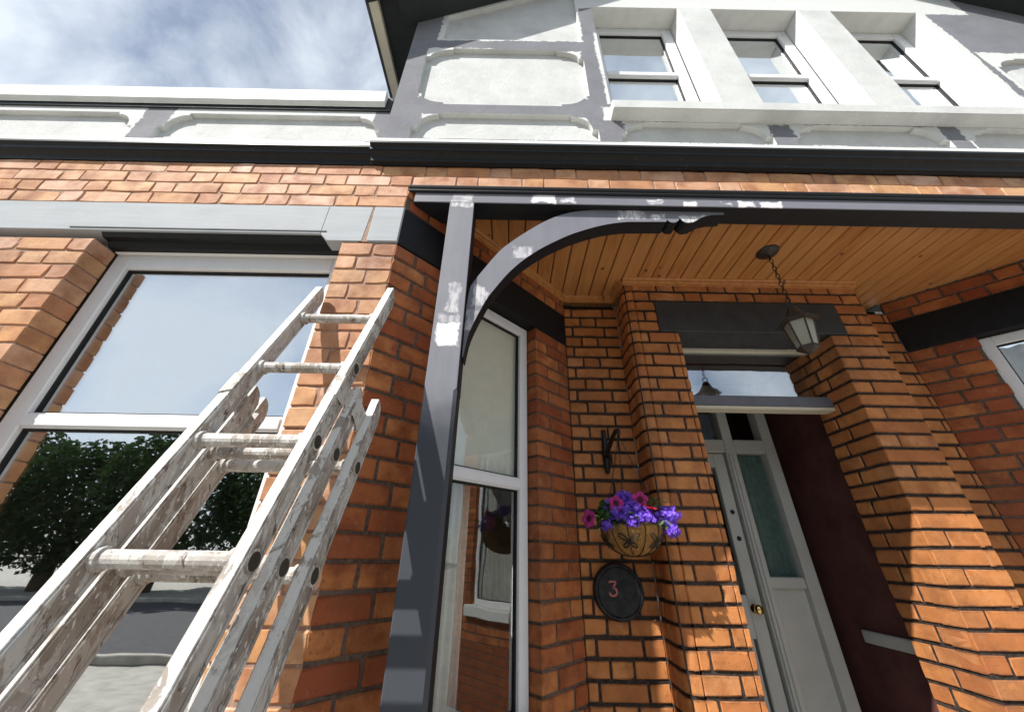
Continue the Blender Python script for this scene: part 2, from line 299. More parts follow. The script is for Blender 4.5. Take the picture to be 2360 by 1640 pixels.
# ------------------------------------------------------------------ mesh helpers
WM = {}                       # world location of every empty / object used as a parent
def link(o, parent):
    COL.objects.link(o)
    if parent is not None:
        o.parent = parent; o.matrix_parent_inverse = Matrix.Translation(-WM[parent.name])
    return o
def tag(o, label=None, cat=None, group=None, kind=None):
    for k, v in (('label', label), ('category', cat), ('group', group), ('kind', kind)):
        if v: o[k] = v
    return o
def thing(name, label, cat, loc, group=None):
    o = bpy.data.objects.new(name, None); o.empty_display_size = 0.1
    o.location = (loc[0], loc[1], loc[2]+E); COL.objects.link(o); WM[o.name] = Vector(o.location)
    return tag(o, label, cat, group)
class MB:
    def __init__(s): s.v, s.f = [], []
    def add(s, vs, fs):
        k = len(s.v); s.v += [tuple(x) for x in vs]; s.f += [tuple(i+k for i in f) for f in fs]; return s
    def box(s, x0, x1, y0, y1, z0, z1):
        return s.add([(x0,y0,z0),(x1,y0,z0),(x1,y1,z0),(x0,y1,z0),(x0,y0,z1),(x1,y0,z1),(x1,y1,z1),(x0,y1,z1)],
                     [(0,3,2,1),(4,5,6,7),(0,1,5,4),(1,2,6,5),(2,3,7,6),(3,0,4,7)])
    def obox(s, c, u, a, b, h0, h1, n0, n1):
        """box on a wall line: c corner (x,y), u unit direction, a..b along it, h0..h1 in z, n0..n1 behind the face"""
        nx, ny = -u[1], u[0]
        P = lambda q, n: (c[0]+u[0]*q+nx*n, c[1]+u[1]*q+ny*n)
        vs_ = []
        for z in (h0, h1):
            for q, n in ((a, n0), (b, n0), (b, n1), (a, n1)): vs_.append((*P(q, n), z))
        return s.add(vs_, [(0,3,2,1),(4,5,6,7),(0,1,5,4),(1,2,6,5),(2,3,7,6),(3,0,4,7)])
    def prism(s, prof, x0, x1):
        """profile of (y,z) run along x"""
        n = len(prof)
        return s.add([(x0, y, z) for y, z in prof]+[(x1, y, z) for y, z in prof],
                     [(i, (i+1) % n, n+(i+1) % n, n+i) for i in range(n)]+[tuple(range(n))[::-1], tuple(range(n, 2*n))])
    def sweep(s, prof, a, b, up_=(0, 0, 1)):
        """profile of (across, up) run from a to b"""
        a, b = Vector(a), Vector(b); d = (b-a).normalized(); u = Vector(up_); w = d.cross(u).normalized(); n = len(prof)
        return s.add([a+w*p+u*q for p, q in prof]+[b+w*p+u*q for p, q in prof],
                     [(i, (i+1) % n, n+(i+1) % n, n+i) for i in range(n)]+[tuple(range(n))[::-1], tuple(range(n, 2*n))])
    def tube(s, pts, r, n=8, cap=True):
        pts = [Vector(p) for p in pts]; rs = r if isinstance(r, (list, tuple)) else [r]*len(pts)
        vs_, fs = [], []; ref = None
        for i, p in enumerate(pts):
            d = (pts[min(i+1, len(pts)-1)]-pts[max(i-1, 0)]).normalized()
            if ref is None: ref = Vector((0, 0, 1)) if abs(d.z) < 0.9 else Vector((1, 0, 0))
            a = d.cross(ref).normalized(); ref = a.cross(d).normalized()
            for k in range(n):
                t = 2*math.pi*k/n; vs_.append(p+(a*math.cos(t)+ref*math.sin(t))*rs[i])
        for i in range(len(pts)-1):
            for k in range(n): fs.append((i*n+k, i*n+(k+1) % n, (i+1)*n+(k+1) % n, (i+1)*n+k))
        if cap: fs += [tuple(range(n))[::-1], tuple(range((len(pts)-1)*n, len(pts)*n))]
        return s.add(vs_, fs)
    def lathe(s, c, prof, n=24):
        vs_, fs = [], []
        for r, z in prof:
            for k in range(n):
                t = 2*math.pi*k/n; vs_.append((c[0]+r*math.cos(t), c[1]+r*math.sin(t), c[2]+z))
        for i in range(len(prof)-1):
            for k in range(n): fs.append((i*n+k, i*n+(k+1) % n, (i+1)*n+(k+1) % n, (i+1)*n+k))
        return s.add(vs_, fs)
    def mesh(s, name, bevel=0, smooth=False, seg=1):
        me = bpy.data.meshes.new(name); me.from_pydata([(x, y, z+E) for x, y, z in s.v], [], s.f)
        bm = bmesh.new(); bm.from_mesh(me)
        bmesh.ops.recalc_face_normals(bm, faces=bm.faces)
        if bevel:
            ed = [e for e in bm.edges if len(e.link_faces) == 2 and e.calc_face_angle(0) > 0.6]
            bmesh.ops.bevel(bm, geom=ed, offset=bevel, segments=seg, affect='EDGES', clamp_overlap=True)
        bm.to_mesh(me); bm.free()
        if smooth:
            for p in me.polygons: p.use_smooth = True
        return me
    def build(s, name, mat, parent=None, bevel=0, smooth=False, seg=1):
        me = s.mesh(name, bevel, smooth, seg); me.materials.append(MAT[mat] if isinstance(mat, str) else mat)
        o = bpy.data.objects.new(name, me); link(o, parent); WM[o.name] = Vector((0, 0, 0)); return o

def two_tone(o, mat, test):
    """faces that fail the test get the second paint"""
    o.data.materials.append(MAT[mat])
    for p in o.data.polygons:
        if not test(p.normal): p.material_index = 1
    return o
# ------------------------------------------------------------------ bricks
H = 0.077                     # course height
J = 1.432                     # level of one bed joint; all walls share the coursing
def joint(k): return J-H*k
BR = {}
def brick_mesh(L, hgt, depth, var, mat):
    key = (round(L, 3), round(hgt, 4), round(depth, 3), var, mat)
    if key in BR: return BR[key]
    rg = random.Random(hash(key) & 0xffff)
    a, b = L/2, hgt/2
    ch = 0.0035 if mat != 'brick_front' else 0.003
    def ring(x, z, y, j):
        pts = [(-x,-z),(0,-z),(x,-z),(x,0),(x,z),(0,z),(-x,z),(-x,0)]
        return [(p+rg.uniform(-j, j), y+rg.uniform(-j, j)*0.7, q+rg.uniform(-j, j)) for p, q in pts]
    v = ring(a-ch, b-ch, 0.0, 0.0016)+ring(a, b, ch*1.1, 0.0011)
    for cnr in rg.sample((0, 2, 4, 6), (0, 1, 1, 2)[var % 4]):      # chipped arrises
        q_ = rg.uniform(0.002, 0.006); x_, y_, z_ = v[cnr]
        v[cnr] = (x_*(1-q_/a), y_, z_*(1-q_*1.1/b)); x_, y_, z_ = v[8+cnr]; v[8+cnr] = (x_, y_+q_*0.9, z_)
    v += [(p, depth, q) for p, _, q in ring(a, b, 0, 0)]
    f = [tuple(range(8))]
    for i in range(8):
        k = (i+1) % 8; f.append((i, 8+i, 8+k, k)); f.append((8+i, 16+i, 16+k, 8+k))
    me = bpy.data.meshes.new('brick'); me.from_pydata(v, [], f)
    bm = bmesh.new(); bm.from_mesh(me); bmesh.ops.recalc_face_normals(bm, faces=bm.faces); bm.normal_update()
    if bm.faces[0].normal.y > 0: bmesh.ops.reverse_faces(bm, faces=bm.faces)
    bm.to_mesh(me); bm.free(); me.materials.append(MAT[mat]); BR[key] = me
    return me
def flemish(L, row, off, jt, S=0.215, Hd=0.102):
    """list of (a,b) brick extents along a run of length L"""
    out = []; per = S+Hd+2*jt; x = -((off+(row % 2)*(S/2+Hd/2+jt)) % per); i = 0
    while x < L:
        for w in (S, Hd):
            a, b = max(x, 0), min(x+w, L); x += w+jt
            if b-a > 0.018: out.append([a, b])
    if out and out[0][0] < 0.02: out[0][0] = 0.0
    if out and L-out[-1][1] < 0.03: out[-1][1] = L
    return out
NB = [0]
def lay(parent, wall, c, u, L, z_top, z_bot, mat, jt, holes=(), off=0.0, rows=None, depth=0.1, solo_z=-0.62, solo=(-9, 9), seed=1, mort='mortar_dark', rake=0.006, lows=None):
    """bricks and mortar of one wall plane. holes: (s0,s1,z0,z1). Returns mortar object (the wall part)."""
    rg = random.Random(seed); ang = math.atan2(u[1], u[0]); k0 = round((J-z_top)/H); k1 = round((J-z_bot)/H)
    core = MB(); todo = []; low = MB()
    for k in range(k0, k1):
        zt, zb = joint(k), joint(k+1); zc = (zt+zb)/2
        free = [(0.0, L)]
        for (s0, s1, h0, h1) in holes:
            if zc > h0 and zc < h1:
                nf = []
                for a, b in free:
                    if s1 <= a or s0 >= b: nf.append((a, b)); continue
                    if s0-a > 0.015: nf.append((a, s0))
                    if b-s1 > 0.015: nf.append((s1, b))
                free = nf
        for a, b in free:
            core.obox(c, u, a+(0.005 if a > 0 else 0), b-(0.005 if b < L else 0), zb, zt, rake, depth-0.002)
            if rows: pieces = rows(k, a, b)
            else: pieces = [[max(p, a), min(q, b)] for p, q in flemish(L, k, off, jt) if min(q, b)-max(p, a) > 0.02]
            for p, q in pieces: todo.append((p, q, zc))
    wall_o = core.build(wall, mort, parent)
    # keep the wall part's frame plain: bricks are its children
    for p, q, zc in todo:
        m = (p+q)/2; Lb = round((q-p)/0.005)*0.005; hb = H-jt
        x, y = c[0]+u[0]*m, c[1]+u[1]*m
        dn = rg.uniform(-0.0015, 0.0015)
        if zc < solo_z or x < solo[0] or x > solo[1]:
            low.obox(c, u, p, q, zc-hb/2, zc+hb/2, 0.001, depth-0.01); continue
        me = brick_mesh(Lb, hb, depth, rg.randrange(8), mat)
        o = bpy.data.objects.new('brick', me); o.location = (x-u[1]*dn, y+u[0]*dn, zc+E+rg.uniform(-0.001, 0.001))
        o.rotation_euler = (rg.uniform(-0.006, 0.006), rg.uniform(-0.006, 0.006), ang+rg.uniform(-0.004, 0.004))
        o.scale.x = (q-p)/Lb if Lb > 0 else 1
        link(o, wall_o); NB[0] += 1
    if low.v: tag(low.build('brickwork', mat, wall_o, 0.003), kind='stuff')
    return wall_o

R2 = math.sqrt(0.5)
XC, YF, YB = -0.52, 1.19, 2.08            # bay corner, front plane, recess plane
U_F, U_S, U_M = (1, 0), (R2, R2), (R2, -R2)
ZC = 1.597                                # underside of the porch ceiling
EX = 1.485                                # middle of the porch
MX = 2*EX

# ================================================================== ground
g = MB(); g.add([(-60, -60, -E), (60, -60, -E), (60, 60, -E), (-60, 60, -E)], [(0, 1, 2, 3)])
tag(g.build('pavement', 'paving'), kind='structure')
MAT['asphalt'] = paint('asphalt', (0.055, 0.055, 0.058), 0.9, 0.35, 0.6, 8)
g = MB(); g.add([(-60, -10.5, -E+0.004), (60, -10.5, -E+0.004), (60, -4.2, -E+0.004), (-60, -4.2, -E+0.004)], [(0, 1, 2, 3)])
tag(g.build('road', 'asphalt'), kind='structure')
for y_ in (-4.2, -10.62):
    g = MB(); g.box(-60, 60, y_, y_+0.12, -E, -E+0.11); tag(g.build('kerb', 'paving', None, 0.01), kind='structure')

# ================================================================== the near bay
bay = thing('brick_bay', 'orange brick canted bay with grey stone lintel, the ladder leaning on it', 'bay', (-1.0, 1.5, -E))
WX0 = -4.2
# front plane: band above the lintel runs on over the porch
wf = lay(bay, 'wall', (WX0, YF), U_F, 4.3-WX0, joint(-4), joint(-1), 'brick_front', 0.006, off=0.09, solo=(-2.75, 2.75), seed=3, mort='mortar_front', rake=0.004,
         holes=[(XC-WX0, 9, joint(-1), joint(-2))])
lay(bay, 'wall', (WX0, YF), U_F, XC-WX0, joint(-1), joint(0), 'brick_front', 0.007, off=0.02, solo=(-2.75, 2.75), seed=4, mort='mortar_front', rake=0.004)
OPX0, OPX1 = -1.86, -0.762                # front window opening
lay(bay, 'wall', (WX0, YF), U_F, XC-WX0, joint(3), -1.47, 'brick_front', 0.008, off=0.135, seed=5, mort='mortar_front', rake=0.005, solo=(-2.3, 9),
    holes=[(OPX0-WX0, OPX1-WX0, -0.72, 1.3)])
# grey painted lintel of the front face
lt = MB(); lt.prism([(YF-0.006, joint(3)+0.004), (YF-0.006, joint(0)-0.004), (YF+0.10, joint(0)-0.004), (YF+0.10, joint(3)+0.004)], -0.655, XC+0.004)
lt.build('lintel', 'grey_lintel', bay, 0.004)
lt = MB(); zl = 1.246                      # over the window: raised soffit with splayed stop
lt.prism([(YF-0.004, zl), (YF-0.004, joint(0)-0.004), (YF+0.10, joint(0)-0.004), (YF+0.10, zl)], WX0, -0.868)
lt.add([(-0.868, YF-0.004, zl), (-0.832, YF-0.004, joint(3)+0.004), (-0.675, YF-0.004, joint(3)+0.004), (-0.662, YF-0.004, joint(0)-0.004), (-0.868, YF-0.004, joint(0)-0.004),
        (-0.868, YF+0.10, zl), (-0.832, YF+0.10, joint(3)+0.004), (-0.675, YF+0.10, joint(3)+0.004), (-0.662, YF+0.10, joint(0)-0.004), (-0.868, YF+0.10, joint(0)-0.004)],
       [(0, 1, 2, 3, 4), (9, 8, 7, 6, 5), (0, 5, 6, 1), (1, 6, 7, 2), (2, 7, 8, 3), (3, 8, 9, 4)])
lo = lt.build('lintel', 'grey_lintel', bay, 0.003)
d = MB(); d.box(-0.69, -0.65, YF-0.002, YF+0.09, joint(3)+0.004, joint(0)-0.004); d.build('joint_filler', 'mortar_front', lo)
d = MB(); d.box(-2.0, -0.845, YF-0.0065, YF-0.003, 1.258, 1.264); d.build('drip_groove', 'seal_black', lo)
d = MB(); d.prism([(YF+0.006, zl-0.001), (YF+0.02, zl-0.018), (YF+0.045, zl-0.02), (YF+0.06, zl-0.045), (YF+0.10, zl-0.045), (YF+0.10, zl-0.001)], OPX0, OPX1+0.02)
d.build('moulded_soffit', 'black_gloss', lo)

def casement(parent, c, u, s0, s1, z0, z1, n, zr, mats, fr=0.05, gl='glass_front', blind=None, name='window'):
    """window in a wall plane: frame ring, transom rail, two panes. n = depth of frame face behind the wall face"""
    fm = mats; D = 0.06
    f = MB()
    f.obox(c, u, s0, s0+fr, z0, z1, n, n+D); f.obox(c, u, s1-fr, s1, z0, z1, n, n+D)
    f.obox(c, u, s0+fr, s1-fr, z1-fr, z1, n, n+D); f.obox(c, u, s0+fr, s1-fr, z0, z0+fr, n, n+D)
    w = f.build(name, fm, parent, 0.004)
    r = MB(); r.obox(c, u, s0+fr-0.004, s1-fr+0.004, zr-0.028, zr+0.028, n-0.004, n+D-0.004); r.build('transom_rail', fm, w, 0.008, seg=2)
    for a, b in ((z0+fr, zr-0.028), (zr+0.028, z1-fr)):
        sl_ = MB(); t = 0.008
        for q in ((s0+fr, s0+fr+t, a, b), (s1-fr-t, s1-fr, a, b), (s0+fr+t, s1-fr-t, b-t, b), (s0+fr+t, s1-fr-t, a, a+t)):
            sl_.obox(c, u, q[0], q[1], q[2], q[3], n+0.018, n+0.034)
        sl_.build('seal', 'seal_black', w)
        p = MB(); p.obox(c, u, s0+fr+0.002, s1-fr-0.002, a+0.002, b-0.002, n+0.026, n+0.030); p.build('pane', gl, w)
    return w
wf1 = casement(bay, (WX0, YF), U_F, OPX0-WX0+0.004, OPX1-WX0-0.004, -0.72, 1.198, 0.105, 0.40, 'white_upvc', 0.075)
d = MB(); d.box(OPX0+0.004, OPX1-0.004, YF+0.085, YF+0.165, 1.1985, 1.243); d.build('frame_head', 'white_upvc', wf1, 0.004)
d = MB(); d.box(OPX0-0.06, OPX1+0.06, YF-0.05, YF+0.12, -0.80, -0.72); d.build('sill', 'white_paint', wf1, 0.006)
# right-hand splay with its window
S_L = (0.355-XC)/R2
W0, W1 = 0.27, 0.938
def splay_rows(k, a, b):
    if a > 0.5:                              # pier between window and recess corner
        w = b-a
        return [[a, a+0.205], [a+0.215, b]] if k % 2 else [[a, a+0.098], [a+0.108, b]]
    return None
def bay_splay_rows(k, a, b):
    if a > 0.5: return splay_rows(k, a, b)
    if b-a < 0.5:
        return [[a, a+0.10], [a+0.112, b]] if k % 2 else [[a, a+0.165], [a+0.177, b]]
    return [[max(p, a), min(q, b)] for p, q in flemish(S_L, k, 0.03, 0.011) if min(q, b)-max(p, a) > 0.02]
wz1 = joint(3)
lay(bay, 'wall', (XC, YF), U_S, S_L, joint(-2), -1.47, 'brick_splay', 0.011, rows=bay_splay_rows, seed=8, mort='mortar_grey', rake=0.006,
    holes=[(W0, W1, -0.60, 1.3), (0, 9, joint(3), joint(0))])
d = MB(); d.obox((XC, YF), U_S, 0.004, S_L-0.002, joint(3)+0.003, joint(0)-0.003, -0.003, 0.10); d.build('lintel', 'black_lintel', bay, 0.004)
ws = casement(bay, (XC, YF), U_S, W0+0.003, W1-0.006, -0.60, joint(3)-0.002, 0.065, 0.292, 'frame_cool', 0.058, 'glass_side')
d = MB(); d.obox((XC, YF), U_S, W0-0.03, W1+0.03, -0.67, -0.60, -0.04, 0.09); d.build('sill', 'white_paint', ws, 0.006)
# things behind the glass: blind, curtains, room
d = MB(); d.obox((XC, YF), U_S, W0+0.03, W1-0.03, 0.27, 1.16, 0.112, 0.115); d.build('roller_blind', 'blind', ws)
def curtain(parent, c, u, s0, s1, z0, z1, n, mat, amp=0.018, waves=5):
    m = MB(); N = waves*8; vs_, fs = [], []
    nx, ny = -u[1], u[0]
    for i in range(N+1):
        q = s0+(s1-s0)*i/N; k = n+amp*math.sin(2*math.pi*waves*i/N)+amp*0.4*math.sin(5.1*waves*i/N)
        for z in (z0, z1): vs_.append((c[0]+u[0]*q+nx*k, c[1]+u[1]*q+ny*k, z))
    for i in range(N): fs.append((2*i, 2*i+2, 2*i+3, 2*i+1))
    m.add(vs_, fs); return m.build('curtain', mat, parent, smooth=True)
curtain(ws, (XC, YF), U_S, W0+0.02, W0+0.30, -0.62, 0.28, 0.20, 'curtain', 0.02, 4)
curtain(ws, (XC, YF), U_S, W0+0.30, W0+0.44, -0.62, 0.28, 0.24, 'curtain_grey', 0.012, 3)
def room(parent, poly, z0, z1, mat):
    m = MB(); n = len(poly)
    vs_ = [(x, y, z0) for x, y in poly]+[(x, y, z1) for x, y in poly]
    fs = [tuple(range(n)), tuple(range(n, 2*n))]
    fs += [(i, i+1, n+i+1, n+i) for i in range(2, n-1)] + [(n-1, 0, n, 2*n-1)]
    m.add(vs_, fs); return m.build('room_lining', mat, parent)
room(bay, [(-3.0, 1.42), (-0.47, 1.42), (0.29, 2.19), (0.29, 5.0), (-3.0, 5.0)], -1.35, 1.34, 'room')

# ================================================================== porch walls
porch = thing('porch_wall', 'orange brick recess and bullnose doorway pier with black pointing, behind the flower basket', 'wall', (0.9, 2.0, -E))
X_P, Y_P, X_D = 0.72, 1.88, 1.02           # pier: left side, front, doorway edge
def back_rows(k, a, b):
    if k % 2: return [[a+0.006, a+0.050], [a+0.062, a+0.265], [a+0.277, b]]
    return [[a+0.006, a+0.106], [a+0.118, a+0.212], [a+0.224, b]]
lay(porch, 'wall', (0.355, YB), U_F, X_P-0.355, joint(-1), -1.47, 'brick_porch', 0.0140, rows=back_rows, seed=11)
BULL = 0.05
def side_rows(k, a, b):
    return [[a, a+0.055], [a+0.066, b]] if k % 2 else [[a, a+0.09], [a+0.101, b]]
lay(porch, 'wall', (X_P, YB), (0, -1), YB-Y_P-BULL, joint(-1), -1.47, 'brick_porch', 0.0135, rows=side_rows, seed=12, depth=0.09)
ZL0, ZL1 = joint(3), joint(0)              # doorway lintel
X_L = 0.905
def pier_rows(k, a, b):
    if b > X_D-X_P+0.1:                     # course over the lintel
        return [[max(p+0.05, a), min(q+0.05, b)] for p, q in flemish(b, k, 0.05, 0.0115) if min(q+0.05, b)-max(p+0.05, a) > 0.02]
    if b < X_D-X_P-0.05:
        return [[a, a+0.042], [a+0.053, b]] if k % 2 else [[a, b]]
    e = b-0.027
    return ([[a, a+0.042], [a+0.053, e]] if k % 2 else [[a, a+0.148], [a+0.159, e]]) + [[e+0.004, b]]
PX1 = 2*EX-X_P                              # far end of the doorway wall
lay(porch, 'wall', (X_P, Y_P), U_F, PX1-X_P, joint(-2), -1.47, 'brick_porch', 0.0135, rows=lambda k, a, b: pier_rows(k, a, b) if a < 0.5 else [[a, a+0.1], [a+0.111, b]] if k % 2 else [[a, b]], seed=13, solo=(-9, 2.4),
    holes=[(0, 0.066, -2, 2), (X_L-X_P, PX1-X_L, ZL0, ZL1), (X_D-X_P, PX1-X_D, -2, ZL0)])
def bullnose(parent, mirror=False):
    """rounded arris bricks with the quirk groove beside them"""
    base = {}
    for k in range(-2, 26):
        zc = (joint(k)+joint(k+1))/2; h = (H-0.0135)/2; var = k % 3
        if k not in base:
            pts = [(0.0, 0.095), (0.0, BULL)]
            for i in range(1, 10):
                a = math.pi/2*i/9; pts.append((BULL-BULL*math.cos(a), BULL-BULL*math.sin(a)))
            pts += [(0.058, 0.0), (0.062, 0.008), (0.066, 0.008), (0.066, 0.095)]
            rg = random.Random(k); n = len(pts); v = []
            for z in (-h, h):
                for x, y in pts: v.append((x, y+rg.uniform(-0.0006, 0.0006), z+rg.uniform(-0.001, 0.001)))
            f = [(i, (i+1) % n, n+(i+1) % n, n+i) for i in range(n)]+[tuple(range(n))[::-1], tuple(range(n, 2*n))]
            me = bpy.data.meshes.new('brick'); me.from_pydata(v, [], f); me.materials.append(MAT['brick_porch'])
            bm = bmesh.new(); bm.from_mesh(me); bmesh.ops.recalc_face_normals(bm, faces=bm.faces); bm.to_mesh(me); bm.free()
            base[k] = me
        o = bpy.data.objects.new('brick', base[k]); o.location = (X_P if not mirror else 2*EX-X_P, Y_P, zc+E)
        if mirror: o.scale.x = -1
        link(o, parent)
core = MB(); core.box(X_P+0.012, X_P+0.064, Y_P+0.012, Y_P+0.09, -1.47, joint(-2)-0.001)
bw = core.build('wall', 'mortar_dark', porch); bullnose(bw)
d = MB(); d.box(X_L+0.002, 2*EX-X_L-0.002, Y_P-0.004, Y_P+0.20, ZL0+0.003, ZL1-0.003); d.build('lintel', 'slate_lintel', porch, 0.005)
d = MB(); d.box(0.30, X_P+0.02, YB+0.1, YB+0.2, -1.47, ZC-0.001); d.box(X_P+0.088, X_P+0.10, Y_P+0.088, YB+0.2, -1.47, ZC-0.001); d.box(PX1-0.02, MX-0.30, YB+0.1, YB+0.2, -1.47, ZC-0.001); d.box(PX1-0.10, PX1-0.088, Y_P+0.088, YB+0.2, -1.47, ZC-0.001); d.build('backing', 'mortar_dark', porch)
# jamb backing (thickness of the doorway wall)
d = MB(); d.box(X_P+0.101, X_D-0.006, Y_P+0.10, Y_P+0.30, -1.47, ZL0); d.box(2*EX-X_D+0.09, PX1-0.101, Y_P+0.10, Y_P+0.30, -1.47, ZL0); d.build('jamb', 'mortar_dark', porch)
lay(porch, 'wall', (2*EX-X_D, Y_P+0.30), (0, -1), 0.285, ZL0, -1.47, 'brick_porch', 0.0135, off=0.07, seed=14, depth=0.089)
# pine mouldings under the ceiling

q = [(0.0, 0.0), (0.0, -0.042), (0.010, -0.042), (0.013, -0.030), (0.022, -0.026), (0.026, -0.012), (0.036, -0.006), (0.036, 0.0)]
def trim(a, b):
    m = MB(); m.sweep(q, (*a, ZC), (*b, ZC)); m.build('ceiling_moulding', 'pine', porch)
trim((XC+0.14, YF+0.14), (0.355, YB)); trim((0.355, YB), (X_P, YB)); trim((X_P, YB), (X_P, Y_P)); trim((X_P, Y_P), (PX1, Y_P))

# far side of the porch, seen at the edge and in the side window
rb = thing('brick_bay', 'sunlit brick bay with white side window on the far side of the doorway', 'bay', (3.6, 1.6, -E))
def mback(k, a, b):
    return [[a+0.006, a+0.106], [a+0.118, a+0.33], [a+0.342, b]] if k % 2 else [[a+0.006, a+0.206], [a+0.218, b]]
rwall = thing('porch_wall', 'plain brick recess wall to the right of the doorway', 'wall', (MX-0.53, YB, -E))
lay(rwall, 'wall', (PX1, YB), U_F, X_P-0.355, joint(-1), -1.47, 'brick_porch', 0.0135, rows=mback, seed=21)
core = MB(); core.box(MX-X_P-0.064, MX-X_P-0.012, Y_P+0.012, Y_P+0.09, -1.47, joint(-2)-0.001)
bw2 = core.build('wall', 'mortar_dark', rwall); bullnose(bw2, True)
lay(rb, 'wall', (MX-0.355, YB), U_M, S_L, joint(-2), -1.47, 'brick_splay', 0.011, seed=22, mort='mortar_grey', off=0.05, solo_z=-0.9,
    holes=[(S_L-W1, S_L-W0, -0.55, 1.3), (0, 9, joint(3), joint(0))])
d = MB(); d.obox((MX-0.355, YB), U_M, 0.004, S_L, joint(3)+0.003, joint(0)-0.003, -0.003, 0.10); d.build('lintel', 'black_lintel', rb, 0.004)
wm = casement(rb, (MX-0.355, YB), U_M, S_L-W1+0.004, S_L-W0-0.004, -0.55, joint(3)-0.002, 0.065, 0.292, 'white_upvc', 0.058, 'glass_side')
d = MB(); d.obox((MX-0.355, YB), U_M, S_L-W1-0.04, S_L-W0+0.04, -0.65, -0.55, -0.06, 0.09); d.build('sill', 'white_paint', wm, 0.008)
curtain(wm, (MX-0.355, YB), U_M, S_L-W1+0.03, S_L-W0-0.03, -0.58, 1.15, 0.18, 'curtain_grey', 0.015, 8)
lay(rb, 'wall', (MX-XC, YF), U_F, 1.2, joint(-1), -1.47, 'brick_front', 0.008, seed=23, mort='mortar_front', solo=(-9, -8))

# ================================================================== inner doorway
dr = thing('front_door', 'pale grey glazed front door with side light, brass knob and fanlight panes', 'door', (1.3, 2.6, -E+0.12))
YD = 2.60
leaf = MB()                                 # stiles and rails round glass and a lower panel
for b in ((0.74, 0.85, -1.38, 0.64), (1.442, 1.522, -1.38, 0.64), (0.85, 1.442, 0.545, 0.64), (0.85, 1.442, -0.42, -0.205), (0.85, 1.442, -1.38, -1.16)):
    leaf.box(b[0], b[1], YD, YD+0.045, b[2], b[3])
lf = leaf.build('door_leaf', 'door_paint', dr, 0.004)
d = MB(); d.box(0.852, 1.430, YD+0.02, YD+0.026, -0.207, 0.547); d.build('pane', 'glass_door', lf)
d = MB(); d.box(0.852, 1.430, YD+0.018, YD+0.032, -1.162, -0.418); d.build('lower_panel', 'door_paint', lf)
d = MB(); d.box(0.90, 1.385, YD+0.008, YD+0.0175, -1.11, -0.47); d.build('raised_field', 'door_paint', lf, 0.006)
fr = MB()
for b in ((1.528, 1.60, -1.38, 1.16), (1.815, 1.89, -1.38, 1.16), (0.66, 0.735, -1.38, 1.16)): fr.box(b[0], b[1], YD-0.03, YD+0.06, b[2], b[3])
fr.box(0.735, 1.528, YD-0.028, YD+0.058, 0.645, 0.735); fr.box(1.60, 1.815, YD-0.028, YD+0.058, 0.645, 0.735)
fr.box(0.735, 1.528, YD-0.028, YD+0.058, 1.09, 1.16); fr.box(1.60, 1.815, YD-0.028, YD+0.058, 1.09, 1.16)
fr.box(1.60, 1.815, YD-0.015, YD+0.05, -0.17, -0.11); fr.box(1.60, 1.815, YD-0.015, YD+0.05, -1.38, -1.2)
ff = fr.build('door_frame', 'door_paint', dr, 0.005)
d = MB(); d.box(1.538, 1.550, YD-0.041, YD-0.0305, -1.38, 0.63); d.box(1.562, 1.568, YD-0.037, YD-0.0305, -1.38, 0.63); d.build('frame_bead', 'door_paint', ff, 0.003)
d = MB(); d.box(1.602, 1.813, YD+0.015, YD+0.02, -0.108, 0.643); d.build('pane', 'glass_door', ff)
d = MB(); d.box(1.602, 1.813, YD+0.012, YD+0.02, -1.198, -0.172); d.build('lower_panel', 'door_paint', ff)
d = MB(); d.box(0.737, 1.526, YD+0.015, YD+0.02, 0.737, 1.088); d.build('pane', 'glass_door', ff)
d = MB(); d.box(1.602, 1.813, YD+0.015, YD+0.02, 0.737, 1.088); d.build('pane', 'glass_door', ff)
curtain(ff, (1.602, YD+0.05), U_F, 0, 0.21, -0.12, 0.64, 0.0, 'curtain_green', 0.008, 6)
d = MB()
d.lathe((0, 0, 0), [(0.0, 0.062), (0.016, 0.060), (0.025, 0.050), (0.027, 0.040), (0.020, 0.028), (0.010, 0.022), (0.009, 0.008), (0.024, 0.005), (0.025, 0.0)], 18)
d.v = [(1.47+x, YD-z, -0.274+y) for x, y, z in d.v]; d.build('knob', 'brass', lf, smooth=True)
for zz in (0.256, 0.099):
    d = MB(); d.lathe((0, 0, 0), [(0.0, 0.006), (0.012, 0.006), (0.015, 0.0)], 14); d.v = [(1.484+x, YD-z, zz+y) for x, y, z in d.v]; d.build('lock', 'iron', lf)
# vestibule between doorway and door
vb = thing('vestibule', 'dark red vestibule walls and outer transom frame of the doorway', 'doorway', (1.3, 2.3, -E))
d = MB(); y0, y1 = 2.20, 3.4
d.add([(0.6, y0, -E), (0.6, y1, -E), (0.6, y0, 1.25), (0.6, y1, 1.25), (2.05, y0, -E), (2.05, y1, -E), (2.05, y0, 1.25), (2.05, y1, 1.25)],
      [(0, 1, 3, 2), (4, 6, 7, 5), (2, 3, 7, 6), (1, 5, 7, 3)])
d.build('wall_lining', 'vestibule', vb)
d = MB(); d.box(2.03, 2.049, y0+0.01, YD-0.035, -0.42, -0.36); d.build('dado_rail', 'door_paint', vb, 0.006)
d = MB(); d.box(2.025, 2.049, y0+0.01, YD-0.035, -E+0.12, -E+0.30); d.build('skirting', 'door_paint', vb, 0.006)
d = MB(); d.box(0.6, 2.05, y0, y1, -E+0.001, -E+0.12); d.build('step', 'paving', vb)
YT = 2.09
DX0, DX1 = X_D-0.03, 2*EX-X_D+0.03
d = MB(); d.box(DX0, DX1, YT-0.03, YT+0.04, 0.795, 0.865); tb = d.build('transom_bar', 'bar_grey', vb, 0.006)
